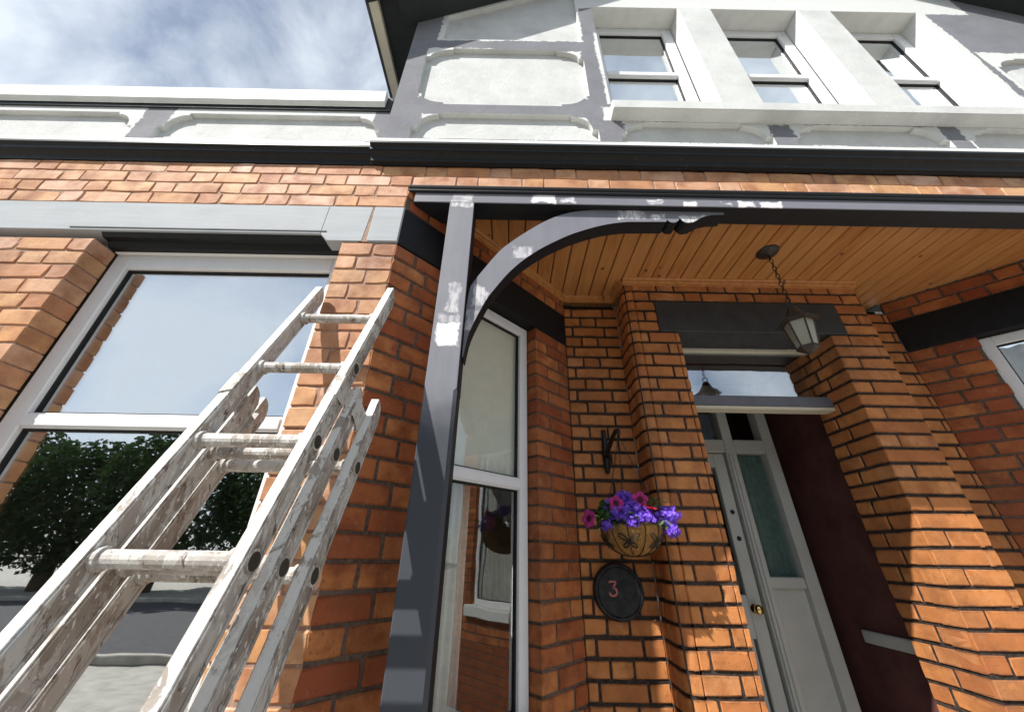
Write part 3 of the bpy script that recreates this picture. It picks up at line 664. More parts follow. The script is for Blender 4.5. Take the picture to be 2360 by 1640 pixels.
d = MB(); d.box(DX0, DX1, YT-0.034, YT+0.042, 0.776, 0.7945); d.build('bead', 'cream_strip', tb, 0.002)
d = MB(); d.box(DX0, DX1, YT-0.02, YT+0.04, 1.177, 1.197); hb_ = d.build('head_strip', 'cream_strip', vb, 0.002)
d = MB(); d.box(DX0, DX1, YT-0.002, YT+0.002, 0.866, 1.1765); d.build('pane', 'glass_transom', vb)

# ================================================================== timber porch
tp = thing('timber_porch', 'grey undercoated timber porch post, curved brace and beam with a pine boarded ceiling', 'porch', (-0.25, 1.25, -E))
PXL, PXR, PY0, PY1 = -0.310, -0.193, 1.200, 1.305
post = MB(); ch = 0.012
def ring(c0, c1, z):
    return [(PXL+c0, PY0, z), (PXR-c1, PY0, z), (PXR, PY0+c1, z), (PXR, PY1-c1, z), (PXR-c1, PY1, z), (PXL+c0, PY1, z), (PXL, PY1-c0, z), (PXL, PY0+c0, z)]
rs = [ring(0.0015, 0.0015, 1.486), ring(0.0015, 0.0015, 0.513), ring(0.004, ch, 0.505), ring(0.004, ch, -0.9), ring(0.0015, 0.0015, -0.92), ring(0.0015, 0.0015, -E)]
vs_ = [p for r_ in rs for p in r_]; fs = []
for i in range(len(rs)-1):
    for k in range(8): fs.append((i*8+k, i*8+(k+1) % 8, (i+1)*8+(k+1) % 8, (i+1)*8+k))
fs += [tuple(range(8)), tuple(range(40, 48))]
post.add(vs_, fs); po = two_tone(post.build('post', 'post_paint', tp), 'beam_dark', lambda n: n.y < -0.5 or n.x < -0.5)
BX1 = 3.3
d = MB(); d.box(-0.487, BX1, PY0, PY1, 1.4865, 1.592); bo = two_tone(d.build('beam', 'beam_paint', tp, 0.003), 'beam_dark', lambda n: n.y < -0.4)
d = MB(); d.prism([(PY0-0.001, 1.549), (PY0-0.008, 1.550), (PY0-0.012, 1.556), (PY0-0.012, 1.562), (PY0-0.008, 1.566), (PY0-0.016, 1.570), (PY0-0.019, 1.578), (PY0-0.016, 1.588), (PY0-0.001, 1.594)], XC+0.002, BX1)
d.build('bead_moulding', 'beam_dark', bo)
# curved brace: arcs measured in the brace plane
outer = [(-0.190, 0.655), (-0.190, 0.90), (-0.184, 0.99), (-0.172, 1.02), (-0.069, 1.194), (-0.01, 1.262), (0.058, 1.326), (0.14, 1.394), (0.223, 1.444), (0.31, 1.474), (0.40, 1.486), (1.03, 1.486)]
inner = [(-0.186, 0.655), (-0.176, 0.735), (-0.166, 0.778), (-0.147, 0.835), (-0.126, 0.889), (-0.101, 0.946), (-0.036, 1.052), (0.012, 1.115), (0.065, 1.171), (0.13, 1.226), (0.198, 1.273), (0.265, 1.314), (0.335, 1.347), (0.415, 1.378), (0.492, 1.398), (0.551, 1.407), (0.735, 1.412),
         (0.742, 1.428), (0.746, 1.418), (0.757, 1.409), (0.772, 1.407), (0.788, 1.414), (0.799, 1.428), (0.806, 1.442), (0.812, 1.426), (0.824, 1.411), (0.842, 1.408), (0.866, 1.413), (0.895, 1.433), (0.925, 1.452), (0.965, 1.464), (1.03, 1.469)]
def spline(p, n):
    out = []
    for i in range(len(p)-1):
        a = Vector(p[max(i-1, 0)]); b = Vector(p[i]); c = Vector(p[i+1]); e = Vector(p[min(i+2, len(p)-1)])
        for k in range(n):
            t = k/n
            out.append(0.5*((2*b)+(c-a)*t+(2*a-5*b+4*c-e)*t*t+(3*b-a-3*c+e)*t*t*t))
    out.append(Vector(p[-1])); return out
io = spline(inner[:16], 3)+[Vector(p) for p in inner[16:]]
oo = [Vector(p) for p in outer[:3]]+spline(outer[3:11], 4)+[Vector(outer[-1])]
def brace(parent, mirror=None):
    def arc(L):
        s_ = [0.0]
        for i in range(1, len(L)): s_.append(s_[-1]+(L[i]-L[i-1]).length)
        return [x/s_[-1] for x in s_]
    # strip between the two curves: stations are the inner points, matched by fraction
    ai, ao = arc(io), arc(oo); N = len(io); m = MB(); v = []
    def samp(L, A, t):
        for i in range(1, len(L)):
            if t <= A[i]+1e-9:
                f = (t-A[i-1])/max(A[i]-A[i-1], 1e-9); return L[i-1].lerp(L[i], f)
        return L[-1]
    tio = []
    for i, t in enumerate(ai):
        pi_ = io[i]
        # match on the outer curve: nearest along normal for the arc, straight up for the foot
        if pi_.x > 0.47: po_ = Vector((pi_.x, 1.486))
        else:
            best = min(range(0, 401), key=lambda k: (samp(oo, ao, k/400)-pi_).length+0.35*abs(k/400-t*0.93))
            po_ = samp(oo, ao, best/400)
        tio.append((pi_, po_))
    for y in (1.23, 1.304):
        for a, b in tio: v += [(a.x, y, a.y), (b.x, y, b.y)]
    f = []
    for i in range(N-1):
        a, b, c, e = 2*i, 2*i+1, 2*i+3, 2*i+2
        f += [(a, b, c, e), (2*N+a, 2*N+e, 2*N+c, 2*N+b), (a, e, 2*N+e, 2*N+a), (b, 2*N+b, 2*N+c, c)]
    f += [(0, 2*N, 2*N+1, 1), (2*N-2, 2*N-1, 4*N-1, 4*N-2)]
    if mirror is not None: v = [(2*mirror-x, y, z) for x, y, z in v]
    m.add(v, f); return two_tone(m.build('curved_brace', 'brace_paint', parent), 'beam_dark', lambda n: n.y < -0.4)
brace(tp)
# ceiling boards
BW = 0.094; x = -0.50; i = 0
board = MB(); g_ = 0.0025
board.add([(g_+0.004, 0, 0), (BW-g_-0.004, 0, 0), (BW-g_, 0, 0.005), (BW-g_, 0, 0.014), (g_, 0, 0.014), (g_, 0, 0.005)]+[(g_+0.004, 1, 0), (BW-g_-0.004, 1, 0), (BW-g_, 1, 0.005), (BW-g_, 1, 0.014), (g_, 1, 0.014), (g_, 1, 0.005)],
          [(0, 1, 7, 6), (1, 2, 8, 7), (2, 3, 9, 8), (3, 4, 10, 9), (4, 5, 11, 10), (5, 0, 6, 11), (0, 5, 4, 3, 2, 1), (6, 7, 8, 9, 10, 11)])
bme = board.mesh('ceiling_board'); bme.materials.append(MAT['pine'])
for vtx in bme.vertices: vtx.co.z -= E
while x < MX+0.55:
    o = bpy.data.objects.new('ceiling_board', bme); yend = min(max(YF+(x+BW-XC), 1.33)+0.02, YB+0.1) if x < 0.4 else YB+0.1
    if x > MX-0.4: yend = max(1.33, YF+(MX-XC-x)+0.02)
    o.location = (x, PY1+0.001, ZC+E); o.scale.y = yend-PY1; link(o, tp); x += BW
d = MB(); d.box(-0.52, MX+0.52, PY1+0.001, YB+0.12, ZC+0.0145, ZC+0.03); d.build('ceiling_backing', 'beam_dark', tp)
d = MB(); d.box(-0.515, PXL-0.002, PY1+0.001, PY1+0.03, 1.49, ZC-0.001); d.build('end_board', 'beam_dark', tp)

# ================================================================== upper storey
us = thing('rendered_gable', 'upper storey in grey undercoat with white panels, sash windows and dark gable eaves', 'upper storey', (1.8, 1.2, 1.75))
YU = 1.16
XL, XR, APX = -0.705, 4.25, 1.78
ZV = lambda x: 3.30+0.66*(min(x, 2*APX-x)-XL)
def panel_path(x0, x1, z0, z1, ax, az, cs, j=0.03):
    """outline, counter-clockwise from bottom-left; cs = which corners are cut"""
    def cor(cx, cz, sx, sz):               # from the vertical edge to the horizontal edge
        p = [(cx, cz-sz*az), (cx+sx*j, cz-sz*az+sz*0.004)]
        for i in range(1, 8):
            t = i/7; a = t*math.pi/2
            p.append((cx+sx*(j+(ax-j)*(1-math.cos(a))), cz-sz*az+sz*(az-j*0.6)*math.sin(a)))
        p.append((cx+sx*ax, cz)); return p
    out = []
    out += cor(x0, z0, 1, -1)[::1] if 'bl' in cs else [(x0, z0)]
    out += cor(x1, z0, -1, -1)[::-1] if 'br' in cs else [(x1, z0)]
    out += cor(x1, z1, -1, 1) if 'tr' in cs else [(x1, z1)]
    out += cor(x0, z1, 1, 1)[::-1] if 'tl' in cs else [(x0, z1)]
    return out
def wall_with_holes(name, mat, parent, outer_, holes, y, back):
    bm = bmesh.new(); es = []
    for loop in [outer_]+holes:
        vv = [bm.verts.new((a, y, b+E)) for a, b in loop]
        es += [bm.edges.new((vv[i], vv[(i+1) % len(vv)])) for i in range(len(vv))]
    bmesh.ops.triangle_fill(bm, use_beauty=True, use_dissolve=False, edges=es)
    n0 = len(outer_); bm.verts.ensure_lookup_table()
    bv = [bm.verts.new((a, back, b+E)) for a, b in outer_]
    bm.verts.ensure_lookup_table()
    for i in range(n0):
        k = (i+1) % n0
        bm.faces.new((bm.verts[i], bm.verts[k], bv[k], bv[i]))
    bmesh.ops.recalc_face_normals(bm, faces=bm.faces)
    me = bpy.data.meshes.new(name); bm.to_mesh(me); bm.free(); me.materials.append(MAT[mat] if isinstance(mat, str) else mat)
    o = bpy.data.objects.new(name, me); link(o, parent); WM[o.name] = Vector((0, 0, 0)); return o
def recess(parent, loop, y, depth, name='panel', mat='panel_white'):
    """sunk panel: reveal strip and back"""
    bm = bmesh.new(); n = len(loop)
    a = [bm.verts.new((p, y, q_+E)) for p, q_ in loop]; b = [bm.verts.new((p, y+depth, q_+E)) for p, q_ in loop]
    es = [bm.edges.new((b[i], b[(i+1) % n])) for i in range(n)]
    bmesh.ops.triangle_fill(bm, use_beauty=True, edges=es)
    for i in range(n): bm.faces.new((a[i], a[(i+1) % n], b[(i+1) % n], b[i]))
    bmesh.ops.recalc_face_normals(bm, faces=bm.faces)
    me = bpy.data.meshes.new(name); bm.to_mesh(me); bm.free(); me.materials.append(MAT[mat])
    o = bpy.data.objects.new(name, me); link(o, parent); return o
OW0, OW1, OZ0, OZ1 = 0.552, 3.008, 2.19, 3.625
p1 = [(-0.50, 3.065), (0.435, 3.065), (0.435, ZV(0.435)-0.06), (-0.50, ZV(-0.50)-0.02)]
p2 = panel_path(-0.59, 0.435, 2.265, 2.935, 0.17, 0.115, ('tl', 'tr', 'bl', 'br'))
p3 = panel_path(-0.575, 0.455, 1.935, 2.178, 0.14, 0.14, ('tl', 'tr'))
p4 = panel_path(0.575, 1.40, 1.935, 2.122, 0.14, 0.12, ('tl', 'tr'))
p5 = panel_path(1.52, 2.36, 1.935, 2.122, 0.14, 0.12, ('tl', 'tr'))
p6 = panel_path(2.48, 3.9, 1.935, 2.122, 0.14, 0.12, ('tl', 'tr'))
p7 = panel_path(3.13, 4.1, 2.265, 2.935, 0.17, 0.115, ('tl', 'tr', 'bl', 'br'))
win = [(OW0, OZ0), (OW1, OZ0), (OW1, OZ1), (OW0, OZ1)]
MAT['render_upper'] = roughcast('render_upper', (0.245, 0.248, 0.27),
    [(-0.53, 0.45, 3.055, 3.9), (-0.57, 0.425, 2.34, 2.925), (-0.52, 0.40, 1.945, 2.155), (0.60, 1.39, 1.93, 2.13), (1.53, 2.36, 1.93, 2.13), (0.50, 3.2, 2.13, 2.26), (0.53, 0.56, 2.3, 3.2), (2.99, 3.06, 2.2, 3.7), (2.46, 4.0, 1.9, 2.2), (3.1, 4.15, 2.24, 3.0), (0.3, 3.4, 3.60, 5.2)])
outer_ = [(XL, 1.90), (XR, 1.90), (XR, ZV(XR)), (APX, ZV(APX)), (XL, ZV(XL))]
uw = wall_with_holes('wall', 'render_upper', us, outer_, [p1, p2, p3, p4, p5, p6, p7, win], YU, YU+2.6)
for lp in (p1, p2, p3, p4, p5, p6, p7): recess(us, lp, YU, 0.030)
# window group: reveals, mullions, sill, frames
rv = MB()
rv.add([(OW0, YU, OZ0), (OW1, YU, OZ0), (OW1, YU, OZ1), (OW0, YU, OZ1), (OW0, YU+0.16, OZ0), (OW1, YU+0.16, OZ0), (OW1, YU+0.16, OZ1), (OW0, YU+0.16, OZ1)], [(0, 1, 5, 4), (1, 2, 6, 5), (2, 3, 7, 6), (3, 0, 4, 7)])
rv.build('window_reveal', 'white_paint', us)
MU = [(1.20, 1.452), (2.10, 2.352)]
for a, b in MU:
    d = MB(); d.box(a, b, YU-0.005, YU+0.128, OZ0-0.02, OZ1-0.002); d.build('mullion', 'panel_white', us, 0.006)
d = MB(); d.prism([(1.09, 2.128), (1.09, 2.205), (1.10, 2.212), (YU+0.10, 2.235), (YU+0.10, 2.128)], 0.532, 3.03); d.build('sill', 'panel_white', us, 0.004)
for a, b in ((OW0, MU[0][0]), (MU[0][1], MU[1][0]), (MU[1][1], OW1)):
    w = casement(us, (0, YU), U_F, a+0.003, b-0.003, OZ0+0.02, OZ1-0.004, 0.125, 2.93, 'white_upvc', 0.075, 'glass_upper')
    d = MB(); d.box(a+0.06, b-0.06, YU+0.23, YU+0.234, 2.2, 3.6); d.build('roller_blind', 'room_grey', w)
# dentil cornice below and eaves above
def cornice(parent, x0, x1, dy):
    m = MB(); y = YF-dy
    m.prism([(y+0.06, 1.735), (y-0.002, 1.735), (y-0.004, 1.742), (y-0.014, 1.744), (y-0.016, 1.752), (y-0.020, 1.764), (y-0.034, 1.774), (y-0.046, 1.778), (y-0.050, 1.784), (y-0.052, 1.800), (y-0.062, 1.806), (y-0.066, 1.812), (y-0.066, 1.826), (y-0.062, 1.830), (y+0.06, 1.836)], x0, x1)
    co = m.build('cornice', 'black_gloss', parent)
    m = MB(); m.prism([(y-0.060, 1.8315), (y-0.058, 1.862), (y-0.030, 1.902), (y+0.06, 1.904), (y+0.06, 1.838)], x0, x1)
    m.build('cornice_weathering', 'white_paint', parent); return co
cornice(us, XL-0.03, XR, 0.012)
so = MB(); OV = 0.16
def roof_slab(m, xa, xb, y0, y1, t0, t1, off=0.0):
    za, zb = ZV(xa) if xa >= XL else 3.30+0.66*(xa-XL), ZV(xb)
    m.add([(xa, y0, za+t0), (xb, y0, zb+t0), (xb, y1, zb+t0), (xa, y1, za+t0), (xa, y0, za+t1), (xb, y0, zb+t1), (xb, y1, zb+t1), (xa, y1, za+t1)],
          [(0, 3, 2, 1), (4, 5, 6, 7), (0, 1, 5, 4), (1, 2, 6, 5), (2, 3, 7, 6), (3, 0, 4, 7)])
roof_slab(so, -0.80, APX, YU-OV, YU+0.01, 0.002, 0.03)
m2 = MB(); roof_slab(m2, -0.98, APX, YU-OV-0.03, YU-OV-0.001, -0.01, 0.16)
# right-hand slope by reflection
for m in (so, m2):
    m.add([(2*APX-x_, y_, z_) for x_, y_, z_ in m.v], [tuple(reversed(f_)) for f_ in m.f])
so.build('verge_soffit', 'soffit_dark', us); m2.build('barge_board', 'soffit_dark', us)
d = MB(); d.box(-0.944, XL-0.001, YU-OV+0.001, 3.7, 3.302, 3.32); d.build('eaves_soffit', 'soffit_dark', us)
d = MB(); d.box(-1.012, -0.945, YU-OV-0.02, 3.72, 3.262, 3.40); d.build('fascia', 'cream_strip', us, 0.004)
rf = MB(); roof_slab(rf, -1.03, APX, YU-OV-0.04, 3.8, 0.17, 0.21); rf.add([(2*APX-x_, y_, z_) for x_, y_, z_ in rf.v], [tuple(reversed(f_)) for f_ in rf.f])
rf.build('roof', 'slate_roof', us)

# ================================================================== low parapet over the bay
pb = thing('bay_parapet', 'low white panelled parapet with white gutter board under the open sky', 'parapet', (-2.4, 1.25, 1.75))
YL = 1.185
MAT['render_left'] = roughcast('render_left', (0.27, 0.272, 0.295), [(-1.95, -0.80, 1.90, 2.245), (-4.3, -2.1, 1.9, 2.245)])
q1 = panel_path(-1.98, -0.752, 1.935, 2.172, 0.13, 0.13, ('tl', 'tr')); q2 = panel_path(-3.4, -2.12, 1.935, 2.172, 0.13, 0.13, ('tl', 'tr'))
wall_with_holes('wall', 'render_left', pb, [(WX0, 1.90), (XL-0.002, 1.90), (XL-0.002, 2.34), (WX0, 2.34)], [q1, q2], YL, YL+0.3)
for lp in (q1, q2): recess(pb, lp, YL, 0.028)
cornice(pb, WX0, XL-0.031, -0.012)
d = MB(); d.prism([(1.170, 2.236), (1.150, 2.262), (1.142, 2.335), (1.140, 2.352), (1.150, 2.356), (1.174, 2.350)], WX0, -0.752); d.build('gutter_board', 'white_paint', pb, 0.002)
d = MB(); d.box(WX0, -0.722, 1.1745, YL-0.001, 2.215, 2.34); d.build('board_backing', 'soffit_dark', pb)
d = MB(); d.prism([(1.176, 2.341), (1.176, 2.351), (3.6, 2.75), (3.6, 2.74)], WX0, XL-0.03); d.build('lean_roof', 'slate_roof', pb)

# ================================================================== ladder
la = thing('extension_ladder', 'paint spattered three-section aluminium ladder leaning against the brick bay', 'ladder', (-0.62, 0.15, -E))
SL = 0.43
def rail_pts(Y0, z): return Y0+SL*z
dlen = math.sqrt(1+SL*SL); DIR = Vector((0, SL/dlen, 1/dlen)); NRM = Vector((0, 1/dlen, -SL/dlen))   # along the rail, and into the wall
def rail(xr, Y0, ztop, zbot, w=0.026, dep=0.054):
    """box rail with rounded top end; xr = right face"""
    m = MB(); prof = [(0, 0)]
    a = Vector((0, rail_pts(Y0, zbot), zbot)); L = (ztop-zbot)*dlen
    side = [(0.0, 0.0), (dep, 0.0), (dep, L-dep*1.05)]
    for i in range(1, 7):
        t = i/6*math.pi/2; side.append((dep-dep*0.85*(1-math.cos(t)), L-dep*1.05+dep*1.05*math.sin(t)))
    side.append((0.0, L))
    n = len(side); v = []
    for xx in (xr-w, xr):
        for dd, ll in side:
            p = a+NRM*dd+DIR*ll; v.append((xx, p.y, p.z))
    f = [(i, (i+1) % n, n+(i+1) % n, n+i) for i in range(n)]+[tuple(range(n))[::-1], tuple(range(n, 2*n))]
    m.add(v, f)
    # raised lips along both edges of the outer face
    for dd in (0.003, dep-0.011):
        for xs, xe in ((xr, xr+0.003), (xr-w-0.003, xr-w)):
            p0 = a+NRM*dd; p1 = a+NRM*(dd+0.008); ll = L-dep*1.1
            e0, e1 = p0+DIR*ll, p1+DIR*ll
            m.add([(xs, p0.y, p0.z), (xe, p0.y, p0.z), (xe, p1.y, p1.z), (xs, p1.y, p1.z), (xs, e0.y, e0.z), (xe, e0.y, e0.z), (xe, e1.y, e1.z), (xs, e1.y, e1.z)],
                  [(0, 3, 2, 1), (4, 5, 6, 7), (0, 1, 5, 4), (1, 2, 6, 5), (2, 3, 7, 6), (3, 0, 4, 7)])
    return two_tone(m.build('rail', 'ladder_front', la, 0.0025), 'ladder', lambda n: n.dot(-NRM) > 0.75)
SECT = [(-0.4725, -0.756, 0.755, 0.918, -0.9), (-0.456, -0.772, 0.838, 0.435, -1.25), (-0.425, -0.792, 0.922, 0.43, -1.499)]
for si, (xr, xl, Y0, zt, zb) in enumerate(SECT):
    r_r = rail(xr, Y0, zt, zb); r_l = rail(xl, Y0, zt, zb)
    zr = 0.742 if si == 0 else 0.742-0.251*2
    if si == 1: zr -= 0.012
    if si == 2: zr -= 0.030
    while zr > zb+0.08:
        c0 = Vector((0, Y0+SL*zr, zr))+NRM*0.027
        m = MB(); m.tube([(xl+0.001, c0.y, c0.z), (xr-0.0265, c0.y, c0.z)], 0.0165, 14)
        m.tube([(xl+0.001, c0.y, c0.z), (xl+0.012, c0.y, c0.z)], 0.022, 14); m.tube([(xr-0.038, c0.y, c0.z), (xr-0.0265, c0.y, c0.z)], 0.022, 14)
        m.build('rung', 'ladder', la, smooth=False)
        if zr < 0.6:                        # open ends of the rungs on the outer face
            m = MB(); m.tube([(xr+0.0005, c0.y, c0.z), (xr+0.0045, c0.y, c0.z)], 0.0215, 20); rr = m.build('rung_collar', 'ladder', r_r)
            m = MB(); m.tube([(xr+0.003, c0.y, c0.z), (xr+0.0052, c0.y, c0.z)], 0.0165, 20); m.build('rung_hole', 'ladder_hole', r_r)
        zr -= 0.251
# guide brackets that hold the sliding sections together
def bracket(xr, Y0, z, Y1, sgn=1):
    c0 = Vector((xr, Y0+SL*z, z))
    m = MB(); th = 0.004
    def P(x_, n_, l_): p = c0+NRM*n_+DIR*l_; return (x_, p.y, p.z)
    h0, h1 = -0.035, 0.035
    path = [(-0.028*sgn, -0.004), (0.004*sgn, -0.004), (0.006*sgn, 0.062), (0.004*sgn, 0.078), (0.024*sgn, 0.084), (0.026*sgn, 0.150), (-0.004*sgn, 0.152)]
    for i in range(len(path)-1):
        (xa, na), (xb, nb) = path[i], path[i+1]
        dx, dn = xb-xa, nb-na; ln = math.hypot(dx, dn); ox, on = -dn/ln*th, dx/ln*th
        ta, tb_ = (h1-0.006*i*0.3, h0-0.012*(i % 2)), (h1-0.006*(i+1)*0.3, h0-0.012*((i+1) % 2))
        v = []
        for (xx, nn, tt) in ((xa, na, ta), (xb, nb, tb_)):
            for ll in tt: v += [P(xr+xx, nn, ll), P(xr+xx+ox, nn+on, ll)]
        m.add(v, [(0, 2, 6, 4), (1, 5, 7, 3), (0, 4, 5, 1), (2, 3, 7, 6), (0, 1, 3, 2), (4, 6, 7, 5)])
    m.build('guide_bracket', 'ladder', la, 0.0015)
bracket(-0.4725, 0.759, 0.405, 0, 1); bracket(-0.780, 0.759, 0.405, 0, -1)

# ================================================================== plaque with the number
pq = thing('number_plaque', 'round black house number plaque with a pink 3 below the flower basket', 'plaque', (0.532, 2.07, -0.275))
m = MB(); m.lathe((0, 0, 0), [(0.0, 0.030), (0.098, 0.030), (0.101, 0.027), (0.104, 0.032), (0.113, 0.031), (0.119, 0.022), (0.121, 0.0)], 48)
cz = -0.158
m.v = [(0.532+x_, YB-0.004-z_, cz+y_) for x_, y_, z_ in m.v]; m.build('disc', 'plaque', pq, smooth=False)
three = [(-0.015, 0.0235), (-0.014, 0.029), (0.0155, 0.029), (0.0155, 0.024), (0.000, 0.004), (0.010, 0.002), (0.0165, -0.006), (0.0165, -0.016), (0.009, -0.0255), (-0.004, -0.028), (-0.0145, -0.023), (-0.017, -0.014)]
def ribbon(pts, w, y0, y1, ox, oz, close=False):
    m = MB(); P = [Vector(p) for p in pts]; n = len(P); Lf, Rt = [], []
    for i in range(n):
        dd = (P[min(i+1, n-1)]-P[max(i-1, 0)]).normalized(); nn = Vector((-dd.y, dd.x))*w/2
        Lf.append(P[i]+nn); Rt.append(P[i]-nn)
    v = []
    for y in (y0, y1):
        for a, b in zip(Lf, Rt): v += [(ox+a.x, y, oz+a.y), (ox+b.x, y, oz+b.y)]
    f = []
    for i in range(n-1):
        a = 2*i; f += [(a, a+1, a+3, a+2), (2*n+a, 2*n+a+2, 2*n+a+3, 2*n+a+1), (a, a+2, 2*n+a+2, 2*n+a), (a+1, 2*n+a+1, 2*n+a+3, a+3)]
    m.add(v, f); return m
sm = [Vector(p) for p in three[:5]]+spline(three[4:], 4)[1:]
ribbon([tuple(p) for p in sm], 0.0085, YB-0.004-0.0345, YB-0.004-0.0295, 0.502, cz+0.012).build('digit', 'number_pink', pq)

# ================================================================== basket on its bracket
bk = thing('basket_bracket', 'black iron wall bracket that holds up the flower basket', 'bracket', (0.543, 2.07, 0.38))
m = MB(); pl = []
for i in range(15):
    t = i/14; pl.append((0.543, YB-0.012, 0.392+0.24*t))
m.tube(pl, [0.012+0.009*math.sin(math.pi*min(1, i/14*1.15)) if i < 12 else 0.013 for i in range(15)], 10); m.build('wall_plate', 'iron', bk, smooth=True)
m = MB(); arm = [(0.543, YB-0.012, 0.47), (0.544, 2.02, 0.505), (0.546, 1.96, 0.53), (0.549, 1.90, 0.553), (0.551, 1.85, 0.565), (0.552, 1.815, 0.556), (0.552, 1.805, 0.540), (0.552, 1.815, 0.527), (0.552, 1.83, 0.530)]
m.tube(arm, [0.015, 0.014, 0.0125, 0.0115, 0.0125, 0.0115, 0.009, 0.007, 0.005], 10); m.build('arm', 'iron', bk, smooth=True)
hb = thing('hanging_basket', 'coir lined hanging basket of purple lobelia and pink petunias', 'flower basket', (0.557, 1.82, -0.01))
BC = Vector((0.557, 1.82, 0.115)); RB = 0.138
prof = []
for i in range(13):
    a = i/12*math.pi/2; prof.append((RB*math.cos(a)**0.9 if i < 12 else 0.0, -0.122*math.sin(a)))
m = MB(); m.lathe(tuple(BC), [(RB-0.012, 0.004), (RB, 0.004)]+prof, 40)
lb = m.build('coir_liner', 'coir', hb, smooth=True)
def on_bowl(th, a, off=0.003):
    r_ = (RB+off)*max(math.cos(a), 0)**0.9; return Vector((BC.x+r_*math.cos(th), BC.y+r_*math.sin(th), BC.z-(0.122+off)*math.sin(a)))
for i in range(12):
    th = 2*math.pi*i/12+0.13
    m = MB(); m.tube([on_bowl(th, a/10*math.pi/2*0.985) for a in range(11)], 0.0018, 6); m.build('wire', 'iron', hb)
m = MB(); m.tube([on_bowl(2*math.pi*i/40, 0) for i in range(41)], 0.0028, 6); m.build('rim', 'iron', hb)
for th0 in (math.radians(-113), math.radians(-53), math.radians(7), math.radians(-173)):
    for da, db in ((-1, -1), (1, -1), (-1, 1), (1, 1)):
        m = MB(); loop = []
        for i in range(17):
            t = 2*math.pi*i/16; u_ = 0.5-0.5*math.cos(t); v_ = 0.22*math.sin(t)*(0.6+0.4*u_)
            al = 0.005+u_*(0.052 if db < 0 else 0.040); ac = v_*0.05
            s_ = da*(al*0.76)-ac*db*da*0.65; dz = db*(al*0.64)+ac*0.76
            loop.append(on_bowl(th0+s_/RB, 0.58+dz/0.125*0.9, 0.0055))
        m.tube(loop, 0.0026, 6, False); m.build('wire_petal', 'iron', hb)
hook = Vector((0.552, 1.818, 0.530))
def chain(parent, a, b, link_l=0.016, r=0.0013, w=0.0042):
    m = MB(); a, b = Vector(a), Vector(b); L = (b-a).length; n = int(L/(link_l*0.8)); dd = (b-a).normalized()
    s1 = dd.cross(Vector((0.3, 0.8, 0.1))).normalized(); s2 = dd.cross(s1)
    for i in range(n):
        c = a+dd*(L*(i+0.5)/n); s_ = s1 if i % 2 else s2
        m.tube([c+dd*(link_l/2*math.cos(t))+s_*(w*math.sin(t)) for t in [2*math.pi*k/8 for k in range(9)]], r, 4, False)
    return m.build('chain', 'iron', parent)
for th in (math.radians(205), math.radians(-30), math.radians(85)):
    chain(hb, hook, on_bowl(th, 0))
# planting
rg = random.Random(5)
def petal_disc(m, c, nrm, r, lobes=5, cup=0.25, base=0.25):
    """open flower of separate rounded petals"""
    nrm = Vector(nrm).normalized(); a = nrm.orthogonal().normalized(); b = nrm.cross(a)
    for i in range(lobes):
        t = 2*math.pi*i/lobes+rg.uniform(-0.1, 0.1); d_ = a*math.cos(t)+b*math.sin(t); e_ = nrm.cross(d_)
        v = [c+d_*r*base-e_*r*0.12, c+d_*r*base+e_*r*0.12, c+d_*r*0.75+e_*r*0.42+nrm*cup*r*0.7, c+d_*r+nrm*cup*r, c+d_*r*0.75-e_*r*0.42+nrm*cup*r*0.7]
        m.add(v, [(0, 1, 2, 3, 4)])
lob = MB(); eye = MB()
clumps = [((-0.055, -0.07, 0.045), 0.062, 170), ((0.0, -0.085, 0.05), 0.06, 200), ((0.03, -0.10, 0.02), 0.05, 130), ((-0.085, -0.03, 0.075), 0.05, 110), ((-0.02, 0.0, 0.115), 0.045, 90), ((0.135, -0.05, 0.035), 0.06, 220), ((0.165, -0.055, 0.045), 0.045, 130),
          ((0.155, -0.08, -0.02), 0.032, 70), ((-0.025, -0.12, 0.012), 0.04, 90), ((-0.115, -0.07, 0.005), 0.028, 40), ((-0.13, -0.05, -0.012), 0.016, 18)]
for (dx, dy, dz), r_, n_ in clumps:
    for i in range(n_):
        v = Vector((rg.gauss(0, 1), rg.gauss(0, 1), rg.gauss(0, 1))).normalized()*r_*rg.uniform(0.35, 1.0)
        c = BC+Vector((dx, dy, dz))+Vector((v.x, v.y, v.z*0.75)); nn = (v+Vector((0, -0.05, 0.02))).normalized()
        petal_disc(lob, c, nn+Vector((rg.uniform(-.4, .4), rg.uniform(-.4, .4), rg.uniform(-.4, .4))), rg.uniform(0.0085, 0.0125), 5, rg.uniform(-0.1, 0.3), 0.1)
        if i % 3 == 0:
            o_ = c+nn*0.0025; a = nn.orthogonal().normalized()*0.0022; b = nn.cross(a); eye.add([o_+a, o_+b, o_-a, o_-b], [(0, 1, 2, 3)])
tag(lob.build('lobelia_flowers', 'lobelia', hb), kind='stuff'); tag(eye.build('lobelia_eyes', 'lobelia_eye', hb), kind='stuff')
